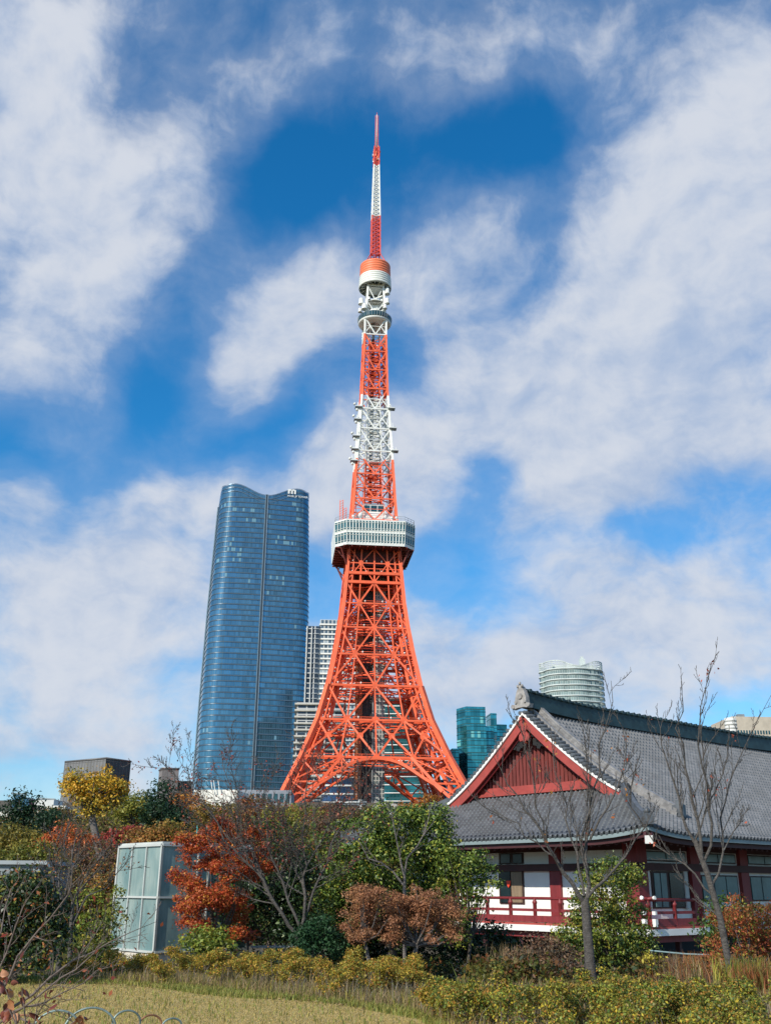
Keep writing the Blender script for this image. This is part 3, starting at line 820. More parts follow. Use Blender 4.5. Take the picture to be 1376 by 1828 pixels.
# ------------------------------------------------------------------ distant buildings
def az_dir(deg): return Vector((math.sin(R(deg)), math.cos(R(deg)), 0))

def rounded_rect(cx, cy, hx, hy, rad, yaw, nc=7, ns=8, bulge=0.0):
    """CCW plan with rounded corners; returns points, and (side index, -1..1 along side)"""
    pts = []; prm = []
    corners = [(hx - rad, -hy + rad, -90), (hx - rad, hy - rad, 0), (-hx + rad, hy - rad, 90), (-hx + rad, -hy + rad, 180)]
    c, s = math.cos(yaw), math.sin(yaw)
    for ci, (x, y, a0) in enumerate(corners):
        for j in range(nc + 1):
            q = R(a0 + 90 * j / nc); pts.append((x + rad * math.cos(q), y + rad * math.sin(q)))
        nx, ny, _ = corners[(ci + 1) % 4]
        a1 = R(a0 + 90)
        p0 = Vector((x + rad * math.cos(a1), y + rad * math.sin(a1))); q1 = R(corners[(ci + 1) % 4][2]); p1 = Vector((nx + rad * math.cos(q1), ny + rad * math.sin(q1)))
        nrm = Vector((math.cos(a1), math.sin(a1)))
        for j in range(1, ns):
            f = j / ns; p = p0.lerp(p1, f) + nrm * bulge * 4 * f * (1 - f); pts.append((p.x, p.y))
    for x, y in pts: prm.append((x / hx, y / hy))
    w = [(cx + c * x - s * y, cy + s * x + c * y) for x, y in pts]
    return w, prm

def skin(mb, plan, z0, z1, scale=None, cxy=None, mi=0, smooth=True, top=None, nz=1, capmi=None):
    """wall between z0 and z1 (top: per-point height) with UV in metres"""
    n = len(plan); cx = cxy[0] if cxy else sum(p[0] for p in plan) / n; cy = cxy[1] if cxy else sum(p[1] for p in plan) / n
    us = [0.0]
    for i in range(n):
        a, b = plan[i], plan[(i + 1) % n]; us.append(us[-1] + math.hypot(a[0] - b[0], a[1] - b[1]))
    base = len(mb.v); rows = []
    for j in range(nz + 1):
        row = []
        for i, (x, y) in enumerate(plan):
            zt_ = top[i] if top else z1; z = z0 + (zt_ - z0) * j / nz
            k = scale(z) if scale else 1.0
            row.append((cx + (x - cx) * k, cy + (y - cy) * k, z))
        rows.append(mb.add(row))
    for j in range(nz):
        for i in range(n):
            i2 = (i + 1) % n; a, b, c, d = rows[j] + i, rows[j] + i2, rows[j + 1] + i2, rows[j + 1] + i
            mb.face((a, b, c, d), mi, [(us[i], mb.v[a][2]), (us[i + 1], mb.v[b][2]), (us[i + 1], mb.v[c][2]), (us[i], mb.v[d][2])], smooth)
    if capmi is not None:
        k = mb.add([(cx, cy, z1)])
        for i in range(n): mb.face((rows[-1] + i, rows[-1] + (i + 1) % n, k), capmi)

def offset_plan(plan, d, k=1.0):
    n = len(plan); cx = sum(p[0] for p in plan) / n; cy = sum(p[1] for p in plan) / n; out = []
    for i in range(n):
        a, p, b = Vector(plan[i - 1]), Vector(plan[i]), Vector(plan[(i + 1) % n])
        e1 = (p - a); e2 = (b - p)
        n1 = Vector((e1.y, -e1.x)).normalized() if e1.length > 1e-6 else Vector((0, 0)); n2 = Vector((e2.y, -e2.x)).normalized() if e2.length > 1e-6 else n1
        m_ = (n1 + n2); m_ = m_.normalized() if m_.length > 1e-6 else n1
        sc = d / max(0.5, m_.dot(n1))
        q = p + m_ * sc
        out.append((cx + (q.x - cx) * k, cy + (q.y - cy) * k))
    return out

def ledge(mb, plan, z, h, d, mi=0, k=1.0, skip=None):
    """projecting band round a plan"""
    o = offset_plan(plan, d, k); inn = offset_plan(plan, -0.3, k); n = len(o)
    a = mb.add([(x, y, z) for x, y in o] + [(x, y, z + h) for x, y in o] + [(x, y, z) for x, y in inn] + [(x, y, z + h) for x, y in inn])
    for i in range(n):
        if skip and skip(i): continue
        j = (i + 1) % n
        mb.face((a + i, a + j, a + n + j, a + n + i), mi, None, True)
        mb.face((a + 2 * n + i, a + 2 * n + j, a + j, a + i), mi)
        mb.face((a + n + i, a + n + j, a + 3 * n + j, a + 3 * n + i), mi)

G28 = 27.0
def rect_plan(px0, px1, Y, yaw_deg, depth, py=1400):
    """rectangular plan whose front face spans two pixels at distance Y; yaw>0 = right end farther"""
    a = at(px0, py, Y); d = Vector((math.cos(R(yaw_deg)), math.sin(R(yaw_deg)), 0))
    # march along d until the projected x reaches px1
    r = ray(px1, py); k = r.x / r.y
    L = (k * a.y - a.x) / (d.x - k * d.y)
    b = a + d * L; nrm = Vector((-d.y, d.x, 0)) * depth
    return [(a.x, a.y), (b.x, b.y), (b.x + nrm.x, b.y + nrm.y), (a.x + nrm.x, a.y + nrm.y)], L

# ---- blue glass skyscraper with a curved, notched crown
def skyscraper():
    Y = 850.0; yaw = R(12)
    hx, hy, rad = 43.3, 45.0, 14.0
    m0 = at(463, 1150, Y)
    cx = m0.x - math.sin(yaw) * hy; cy = Y + math.cos(yaw) * hy
    plan, prm = rounded_rect(cx, cy, hx, hy, rad, yaw, 8, 14, 1.2)
    fh = 4.9
    ztop = at(472, 884, Y).z
    def sc(z):
        return float(np.interp(z, [0, 80, 160, 240, 300, 345], [1.07, 1.06, 1.045, 1.015, 0.975, 0.945]))
    def lobe(q):
        q = min(1.0, abs(q)); return 9.5 * 0.5 * (1 - math.cos(PI * min(1, q / 0.72))) - (2.5 * max(0, (q - .72) / .28) ** 2)
    top = []
    for (u, v) in prm:
        if abs(v) >= abs(u) : q = u
        else: q = v
        top.append(ztop + lobe(q))
    T = thing('glass_skyscraper', 'very tall blue glass skyscraper with rounded corners left of the orange tower', 'skyscraper', (cx, cy, G28))
    mg = facade('blue_curtain_wall', (0.12, 0.265, 0.345), (0.06, 0.12, 0.16), cw=1.9, fh=fh, rough=0.10, metal=0.8, lit=(0.15, 0.30, 0.385), litp=0.03, litz=(225, 300, .14), mull=0.12, span=0.2, spancol=(0.03, 0.08, 0.13), gvar=0.28)
    mb = MB()
    skin(mb, plan, G28, ztop, sc, (cx, cy), 0, True, top, 64)
    roof = MB(); n = len(plan); k = roof.add([(cx + (x - cx) * .925, cy + (y - cy) * .925, ztop - 3) for x, y in plan]); roof.face(range(k, k + n))
    body = mb.build('glass_body', mg, T)
    roof.build('roof', M_STEELGREY, T)
    # slab edges, one band per floor
    mb = MB(); z = 34.0; i = 0
    ML = mat('slab_edge_metal', (0.16, 0.22, 0.27), 0.35, metal=0.6, var=0.1)
    while z < ztop - 2:
        ledge(mb, plan, z, 0.6, 0.3, 0, sc(z)); z += fh; i += 1
    mb.build('slab_edge', ML, T)
    # two bands following the crown
    mb = MB()
    for off in (0, 3.5, 7.0):
        o = offset_plan(plan, .35, sc(ztop)); 
        a = mb.add([(x, y, t - off) for (x, y), t in zip(o, top)] + [(x, y, t - off + .6) for (x, y), t in zip(o, top)])
        for i in range(n): mb.face((a + i, a + (i + 1) % n, a + n + (i + 1) % n, a + n + i))
    mb.build('crown_band', ML, T)
    # groove down the middle of each side
    for side in range(4):
        c, s = math.cos(yaw + side * PI / 2), math.sin(yaw + side * PI / 2); h = hy if side % 2 == 0 else hx
        mb = MB(); zz = [G28, 80, 160, 240, 300, ztop + 1.0]
        for dx, w, mi in ((-1.0, .5, 1), (0, 1.5, 0), (1.2, .6, 1)):
            for z0, z1 in zip(zz, zz[1:]):
                p = []
                for z in (z0, z1):
                    r = (h + 1.2) * sc(z) + .3 + (.35 if mi else 0)
                    p.append(Vector((cx + s * r + c * dx, cy - c * r + s * dx, z)))
                mb.beam(p[0], p[1], w, mi, .8, (s, -c, 0))
        mb.build('facade_groove', [mat('groove_dark', (.03, .05, .07), .5), mat('groove_rim', (.30, .38, .42), .4, metal=.5)], T)
    # sign: a pale m of two arches above a line of lettering
    mb = MB(); c, s = math.cos(yaw), math.sin(yaw)
    def fp(u, z, off=1.7):
        r = hy * sc(z) + off
        return Vector((cx + s * r + c * u, cy - c * r + s * u, z))
    u0 = (at(513, 885, Y).x - fp(0, ztop).x) / c; zb = at(520, 891, Y + 8).z + 4.2
    wd = Vector((c, s, 0)); th = Vector((s, -c, 0)) * .4
    W_ = 7.4; H_ = 4.6
    for k in range(3): mb.obox(fp(u0, zb) + wd * (k * (W_ - 1.6) / 2), wd * 1.6, th, Vector((0, 0, H_ * (1 if k < 2 else .9))))
    mb.obox(fp(u0, zb) + Vector((0, 0, H_ - 1.5)) + wd * 1.6, wd * (W_ - 3.0), th, Vector((0, 0, 1.5)))
    mb.build('emblem', mat('pale_sign', (.8, .8, .76), .5), T)
    tx = bpy.data.curves.new('lettering', 'FONT'); 
    tx.body = 'MORI JP TOWER'; tx.size = 2.6; tx.extrude = .15
    tmp = bpy.data.objects.new('tmp', tx); me = bpy.data.meshes.new_from_object(tmp); bpy.data.objects.remove(tmp)
    o = bpy.data.objects.new('lettering', me); COL.objects.link(o); o.parent = T
    o.matrix_parent_inverse = Matrix.Translation(-Vector(T.location))
    p = fp(u0 - .3, zb - 3.0, 1.4); o.location = p; o.rotation_euler = (PI / 2, 0, yaw)
    me.materials.clear(); me.materials.append(MATS['pale_sign'])
skyscraper()

def block(name, label, cat, plan, z0, z1, mg, floor=None, ledge_mat=None, ld=.4, lh=.5, roof=None, parts=(), group=None):
    n = len(plan); cx = sum(p[0] for p in plan) / n; cy = sum(p[1] for p in plan) / n
    T = thing(name, label, cat, (cx, cy, z0), group)
    mb = MB(); skin(mb, plan, z0, z1, None, None, 0, False, None, 1)
    k = mb.add([(x, y, z1) for x, y in plan]); mb.face(range(k, k + n), 1)
    mb.build('wall', [mg, roof or M_STEELGREY], T)
    if floor:
        mb = MB(); z = z0 + floor
        while z < z1 + .1: ledge(mb, plan, z - lh, lh, ld); z += floor
        mb.build('floor_band', ledge_mat, T)
    return T

M_CONDO = facade('condo_window', (0.10, 0.14, 0.17), (0.62, 0.62, 0.58), cw=2.6, fh=3.3, rough=0.2, metal=0.3, mull=0.22, span=0.3, spancol=(0.6, 0.6, 0.56), gvar=.5, lit=(.35, .4, .42), litp=.12)
M_CONDO2 = facade('condo_balcony', (0.035, 0.05, 0.07), (0.5, 0.5, 0.48), cw=5.2, fh=3.3, rough=0.25, metal=0.2, mull=0.14, span=0.2, spancol=(0.45, 0.46, 0.46), gvar=.5)
M_PALEC = mat('pale_concrete', (0.60, 0.60, 0.56), 0.8, var=0.08)
M_BEIGE = mat('beige_concrete', (0.48, 0.42, 0.33), 0.8, var=0.1, vscale=.2)
M_GREENG = facade('green_curtain_wall', (0.05, 0.28, 0.30), (0.02, 0.09, 0.10), cw=1.8, fh=4.0, rough=0.08, metal=0.75, mull=0.06, span=0.14, lit=(.16, .48, .48), litp=.12, gvar=.55)
M_BLUEG = facade('dark_blue_wall', (0.08, 0.16, 0.30), (0.03, 0.05, 0.08), cw=2.2, fh=3.8, rough=0.12, metal=0.7, mull=0.08, span=0.2, gvar=.4)

def city():
    z = lambda px, py, Y: at(px, py, Y).z
    # white residential high-rise between skyscraper and tower
    Y = 640
    plan, L = rect_plan(563, 640, Y, 4, 40)
    block('apartment_tower', 'white apartment tower with balconies partly behind the orange tower left leg', 'building', plan, G28, z(580, 1106, Y), M_CONDO, 3.3, M_PALEC, .5, .9)
    plan, L = rect_plan(538, 563.5, Y - 1, 4, 38)
    T = block('apartment_wing', 'dark balconied lower wing beside the white apartment tower', 'building', plan, G28, z(550, 1118, Y), M_CONDO2, 3.3, M_PALEC, .35, .5)
    for px in (542, 551):
        p = at(px, 1300, Y - 2); mb = MB(); mb.box((p.x, p.y, (G28 + z(550, 1120, Y)) / 2), .6, .6, z(550, 1120, Y) - G28); mb.build('column', M_PALEC, T)
    plan, L = rect_plan(525, 612, 560, 3, 40)
    block('terraced_building', 'pale building with stacked long balconies behind the orange tower left leg', 'building', plan, G28, z(560, 1254, 560), M_CONDO2, 3.6, mat('sand_concrete', (.38, .37, .33), .8), 1.2, 1.1)
    # blue tower seen through the lattice
    plan, L = rect_plan(596, 642, 720, 8, 40)
    block('blue_office_tower', 'blue glass office tower seen through the middle of the orange lattice', 'building', plan, G28, z(610, 1118, 720), M_BLUEG, 3.8, M_STEELGREY, .3, .5)
    plan, L = rect_plan(575, 655, 470, 4, 30)
    block('low_glass_block', 'low dark glass block under the arch of the orange tower', 'building', plan, G28, z(600, 1385, 470), M_BLUEG, 3.8, M_PALEC, .3, .8)
    # teal office block behind right half of tower
    plan, L = rect_plan(676, 760, 520, -3, 45)
    block('teal_office_block', 'wide teal glass office block seen through right half of the orange lattice', 'building', plan, G28, z(730, 1246, 520), M_GREENG, 4.0, M_PALEC, .4, .55)
    plan, L = rect_plan(777, 808, 600, 6, 30)
    block('shadow_blue_block', 'narrow blue glass block between tower leg and green glass tower', 'building', plan, G28, z(790, 1392, 600), M_BLUEG, 4, M_STEELGREY, .3, .4)
    # green glass group right of the tower
    Y = 560; M_GE = mat('dark_green_metal', (.03, .11, .12), .4, metal=.5)
    plan, L = rect_plan(835, 870, Y, 7, 24); a = at(817, 1400, Y + 9); plan[0:1] = [(a.x, a.y), plan[0]]; plan = [plan[1], plan[2], plan[3], plan[0]] if False else [plan[0], plan[1], plan[2], plan[3], plan[4]]
    block('green_glass_tower', 'dark green glass office tower just right of the orange tower', 'building', plan, G28, z(840, 1261, Y), M_GREENG, 4.0, M_GE, .2, .25)
    plan, L = rect_plan(868, 884, Y + 30, 7, 20)
    block('green_glass_annex', 'shorter green glass annex joined to the right of the dark green glass tower', 'building', plan, G28, z(870, 1296, Y + 30), M_GREENG, 4.0, M_GE, .2, .25)
    plan, L = rect_plan(879, 890, Y + 34, 7, 12)
    block('slim_lift_tower', 'slim dark green shaft rising between the two green annexes', 'building', plan, G28, z(885, 1273, Y + 34), M_GREENG, 8.0, M_GE, .2, .25)
    plan, L = rect_plan(884, 908, Y + 50, 7, 20)
    block('green_glass_wing', 'low green glass wing beside the temple gable left slope', 'building', plan, G28, z(900, 1293, Y + 50), M_GREENG, 4.0, M_GE, .2, .25)
    plan, L = rect_plan(808, 820, Y - 10, 7, 20)
    block('green_glass_podium', 'low teal podium between the orange leg and green glass tower', 'building', plan, G28, z(812, 1336, Y - 10), M_GREENG, 4.0, M_GE, .2, .25)
    # rounded pale tower
    Y = 900
    p0, p1 = at(969, 1250, Y), at(1079, 1250, Y)
    cxx = (p0.x + p1.x) / 2 + 3; hx = (p1.x - p0.x) / 2 * .985
    plan, prm = rounded_rect(cxx, Y + 22, hx * 1.0, 22, 17, R(6), 8, 8, 2.5)
    ztop = z(1020, 1192, Y)
    T = thing('rounded_tower', 'pale rounded glass tower rising behind the temple ridge', 'building', (cxx, Y + 22, G28))
    mg = facade('pale_green_wall', (0.34, 0.46, 0.46), (0.50, 0.54, 0.50), cw=2.2, fh=5.0, rough=0.15, metal=0.5, mull=0.1, span=0.22, spancol=(.55, .6, .56), gvar=.3, lit=(.06, .11, .13), litp=.16)
    mb = MB(); skin(mb, plan, G28, ztop, None, None, 0, True, None, 1, 0); mb.build('glass_body', mg, T)
    mb = MB(); zz = G28 + 5
    while zz < ztop + 1: ledge(mb, plan, zz - 1.2, 1.2, .9); zz += 5
    mb.build('floor_band', mat('white_band', (.52, .57, .54), .5), T)
    mb = MB(); n = len(plan)
    tops = [ztop + 1.5 + 5.5 * (0.5 - 0.5 * math.cos(PI * min(1, abs(u) / .75))) for u, v in prm]
    for f in (0.25, .5, .75, 1.0):
        for i in range(n):
            j = (i + 1) % n; mb.beam((*plan[i], ztop + (tops[i] - ztop) * f), (*plan[j], ztop + (tops[j] - ztop) * f), .9 if f == 1 else .5)
    for i in range(n): mb.beam((*plan[i], ztop), (*plan[i], tops[i]), .4)
    mb.box((cxx, Y + 22, ztop + 2.5), hx * 1.4, 24, 4)
    mb.box((cxx + 9, Y + 12, ztop + 6), 5, 5, 9); mb.box((cxx + 9, Y + 12, ztop + 11), 2.5, 2.5, 4)
    mb.build('roof_screen', MATS['white_band'], T)
    # beige block far right, with cylinder
    Y = 700
    plan, L = rect_plan(1319, 1420, Y, 3, 40)
    T = block('beige_block', 'flat topped beige building above the right end of the temple ridge', 'building', plan, G28, z(1330, 1279, Y), M_BEIGE)
    mb = MB(); a, b = Vector((*plan[0], 0)), Vector((*plan[1], 0)); d = (b - a).normalized(); zz = z(1330, 1305, Y)
    for i in range(24): mb.obox(a + d * (1.2 + i * 2.0) + Vector((0, -.15, zz - 2)), d * 1.1, (0, .1, 0), (0, 0, 2.6))
    mb.build('window_row', M_DKGLASS, T)
    mb = MB(); p = a.lerp(b, .18); mb.box((p.x + 2, p.y + 8, z(1330, 1276, Y)), 5, 4, 3); mb.build('roof_box', M_STEELGREY, T)
    p = at(1310, 1300, Y - 3); T = thing('drum_stair_tower', 'white banded round stair tower left of the beige building', 'building', (p.x, p.y + 6, G28))
    mb = MB(); r = 4.4; prof = []; zc = z(1310, 1281, Y) - 30
    for i in range(12): prof += [(r, zc + i * 2.5), (r, zc + i * 2.5 + 1.2), (r * .95, zc + i * 2.5 + 1.25), (r * .95, zc + i * 2.5 + 2.45)]
    prof += [(.1, zc + 30)]; mb.lathe((p.x, p.y + 6, 0), [(r, G28)] + prof, 20); mb.build('wall', M_PALEC, T)
    # ---- left: dark metal clad hall
    Y = 300
    M_ZINC = mat('zinc_cladding', (0.20, 0.19, 0.18), 0.45, metal=0.3, var=0.15, vscale=.15, stretch=(3, 3, .4))
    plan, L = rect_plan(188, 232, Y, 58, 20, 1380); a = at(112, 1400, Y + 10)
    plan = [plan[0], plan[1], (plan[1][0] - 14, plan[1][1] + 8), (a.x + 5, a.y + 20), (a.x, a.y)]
    zt0 = z(188, 1353, Y)
    T = thing('zinc_hall', 'dark grey metal clad hall with flat roof behind the yellow tree', 'building', (plan[0][0], Y, 20))
    mb = MB(); skin(mb, plan, 12, zt0, None, None, 0, False); k = mb.add([(x, y, zt0) for x, y in plan]); mb.face(range(k, k + 5)); mb.m[0] = 1; mb.build('wall', [M_ZINC, mat('blue_black_shaded_side', (.035, .045, .05), .5, var=.2, vscale=.3)], T)  # right face painted blue-black to deepen the shade on it
    mb = MB()
    for i in (4, 0):
        a, b = Vector((*plan[i], 0)), Vector((*plan[(i + 1) % 5], 0)); n = int((b - a).length / 1.3)
        for j in range(n + 1): mb.beam(a.lerp(b, j / n) + Vector((0, 0, 12)), a.lerp(b, j / n) + Vector((0, 0, zt0)), .14)
    ledge(mb, plan, zt0 - .3, .5, .12)
    for zz in np.arange(14, zt0, 3.2): ledge(mb, plan, zz, .08, .05)
    mb.build('seam', mat('zinc_seam', (.13, .125, .12), .5, metal=.3), T)
    mb = MB(); p = at(140, 1360, Y + 20)
    for dx in (0, 1.4): mb.beam((p.x + dx, p.y, zt0), (p.x + dx, p.y, zt0 + 1.8), .09); mb.beam((p.x + dx - .5, p.y, zt0 + 1.5), (p.x + dx + .5, p.y, zt0 + 1.5), .06)
    mb.build('aerial', M_STEELGREY, T)
    # grey stone stair tower and dark round tower
    Y = 260
    plan, L = rect_plan(288, 318, Y, 20, 6)
    T = block('stone_clad_tower', 'small square stone clad tower left of the blue skyscraper foot', 'building', plan, 12, z(300, 1371, Y), mat('stone_tile', (0.20, 0.175, 0.165), 0.7, var=.25, vscale=1.0, stretch=(1, 1, .3)))
    mb = MB(); 
    for zz in np.arange(13, z(300, 1371, Y), 1.5): ledge(mb, plan, zz, .05, .03)
    ledge(mb, plan, z(300, 1371, Y) - .2, .35, .15)
    for f in (.33, .66):
        p = Vector((*plan[0], 0)).lerp(Vector((*plan[1], 0)), f); mb.beam(p + Vector((0, 0, 12)), p + Vector((0, 0, z(300, 1371, Y))), .06)
    mb.build('joint', M_ZINC, T)
    p = at(328, 1420, Y + 4); T = thing('round_dark_tower', 'low dark round tower touching the stone clad tower', 'building', (p.x, p.y, 12))
    mb = MB(); zz = z(328, 1397, Y + 4); mb.lathe(p, [(1.9, 12), (1.9, zz), (2.0, zz), (2.0, zz + .25), (.1, zz + .3)], 24)
    for i in range(24):
        q = 2 * PI * i / 24; mb.beam((p.x + 1.9 * math.cos(q), p.y + 1.9 * math.sin(q), 12), (p.x + 1.9 * math.cos(q), p.y + 1.9 * math.sin(q), zz), .08)
    mb.build('wall', mat('dark_blue_metal', (.06, .085, .10), .4, metal=.4), T)
    # white box building and low grey house beside
    Y = 230
    plan, L = rect_plan(346, 424, Y, -4, 12, 1420)
    T = block('white_box_building', 'blank white box building in front of the skyscraper foot', 'building', plan, 10, z(380, 1410, Y), mat('cream_wall', (0.74, 0.72, 0.64), 0.8, var=.05, vscale=.4))
    mb = MB(); p = at(388, 1406, Y - 1)
    for dx in (-1, -.4, .6): mb.beam((p.x + dx, p.y, p.z - 1), (p.x + dx - .5, p.y, p.z + 1.6), .14)
    mb.build('roof_mast', M_WHITEP, T)
    plan, L = rect_plan(424, 520, Y + 12, 2, 14, 1420)
    T = block('grey_windowed_house', 'low grey house with dark windows right of the white box building', 'building', plan, 10, z(460, 1410, Y + 12), mat('grey_render', (0.24, 0.26, 0.29), 0.8))
    for i in range(9):
        p = Vector((*plan[0], 0)).lerp(Vector((*plan[1], 0)), .05 + i * .11)
        mb = MB(); mb.box((p.x, p.y - .05, z(460, 1424, Y + 12)), .8, .2, 1.9); mb.build('window', M_DKGLASS, T)
    # arched cream pavilion roof near tower foot
    Y = 210
    p = at(690, 1450, Y); T = thing('vaulted_pavilion', 'pale vaulted pavilion under the orange tower arch', 'building', (p.x, Y, 12))
    pts = []
    for i in range(13):
        q = PI - PI * i / 12; pts.append((p.x + 3.6 * math.cos(q), Y, z(690, 1447, Y) + 1.5 * math.sin(q)))
    pts = [(pts[0][0], Y, 8)] + pts + [(pts[-1][0], Y, 8)]
    mb = MB(); mb.prism(list(reversed(pts)), (0, 10, 0)); mb.build('wall', mat('pavilion_cream', (.42, .40, .36), .8, var=.15), T)
    mb = MB()
    for dx in (-1.6, 0, 1.6): mb.box((p.x + dx, Y - .06, z(690, 1452, Y)), .8, .1, 2.0)
    mb.build('window', M_DKGLASS, T)
    plan, L = rect_plan(700, 722, 225, 2, 6, 1440)
    block('small_white_kiosk', 'small white flat roofed kiosk right of the vaulted pavilion', 'building', plan, 10, z(710, 1437, 225), M_PALEC)
    plan, L = rect_plan(600, 652, 240, 2, 6, 1440)
    block('long_low_annex', 'long low grey annex left of the vaulted pavilion', 'building', plan, 10, z(630, 1427, 240), M_CONDO2, 3.5, M_PALEC, .3, .4)
    # ---- far left: low white building with pale roofs and blue glass skylights
    Y = 150
    def sloped(name, label, p0, p1, p2, p3, wallm, roofm, Yd=8):
        pass
    plan, L = rect_plan(-60, 66, Y, 5, 10, 1450)
    T = block('long_white_building', 'long low cream building at the far left behind the pine', 'building', plan, 6, z(30, 1447, Y), MATS['cream_wall'])
    plan, L = rect_plan(62, 118, Y - 3, 3, 12, 1440)
    T = block('cream_house', 'cream house with small windows between pine and yellow tree', 'building', plan, 6, z(90, 1438, Y - 3), MATS['cream_wall'])
    for px in (99, 106, 112):
        p = at(px, 1449, Y - 3.3); mb = MB(); mb.box(p, .42, .12, .8); mb.build('window', M_STEELGREY, T)
    mb = MB(); a = at(64, 1432, Y + 2); mb.box((a.x + 1.3, a.y + 2, a.z - .3), 2.8, 4, 1.3); mb.build('roof_box', M_PALEC, T)
    for (pa, pb, name, lab) in (((22, 1434), (46, 1417), 'blue_gable_skylight', 'blue glass pitched skylight behind the dark pine'), ((69, 1437), (96, 1426), 'flat_blue_skylight', 'flat blue glass roof lantern on the cream house')):
        a, b = at(*pa, Y + 9), at(*pb, Y + 9)
        T = thing(name, lab, 'skylight', (a.x, a.y, a.z))
        mb = MB()
        if pa[0] == 22: mb.prism([(a.x, a.y, a.z - 1.5), (b.x + 1, a.y, a.z - 1.5), (b.x + .6, a.y, b.z - .7), (a.x + .2, a.y, b.z)], (0, 5, 0))
        else: mb.prism([(a.x, a.y, a.z), (b.x, a.y, a.z), (b.x, a.y, b.z), (a.x - .4, a.y, b.z - .1)], (0, 5, 0))
        mb.build('glazing', mat('blue_roof_glass', (.06, .16, .26), .2, metal=.3), T)
        mb = MB(); mb.beam((a.x - .3, a.y - .05, b.z + .05), (b.x + .3, a.y - .05, b.z - .05), .16); mb.build('rim', M_STEELGREY, T)
city()
# ------------------------------------------------------------------ temple hall (hip-and-gable roof)
A_ = az_dir(-40); B_ = az_dir(50); KP = at(1157, 1477, 40.0)
ZE = KP.z - 0.22
SCN = 9.65           # half span: eave to ridge
GP = 4.0             # verge plane set back from the gable-side eave
LB = 34.0            # length along the ridge direction
def TP(s, g, z): return Vector((KP.x + A_.x * s + B_.x * g, KP.y + A_.y * s + B_.y * g, z))
def prof(t): return 0.40 * t + 0.0262 * t * t
def upsw(d):  return 0.30 * max(0.0, 1 - d / 3.6) ** 2.2
def hitA(px, py, g):
    """(s, z) where the pixel ray meets the vertical plane g = const"""
    d = ray(px, py); o = Vector((0, 0, CZ)); k0 = TP(0, g, 0)
    t = ((k0 - o).dot(B_)) / d.dot(B_); p = o + d * t; return (p - k0).dot(A_), p.z
def hitB(px, py, s):
    d = ray(px, py); o = Vector((0, 0, CZ)); k0 = TP(s, 0, 0)
    t = ((k0 - o).dot(A_)) / d.dot(A_); p = o + d * t; return (p - k0).dot(B_), p.z

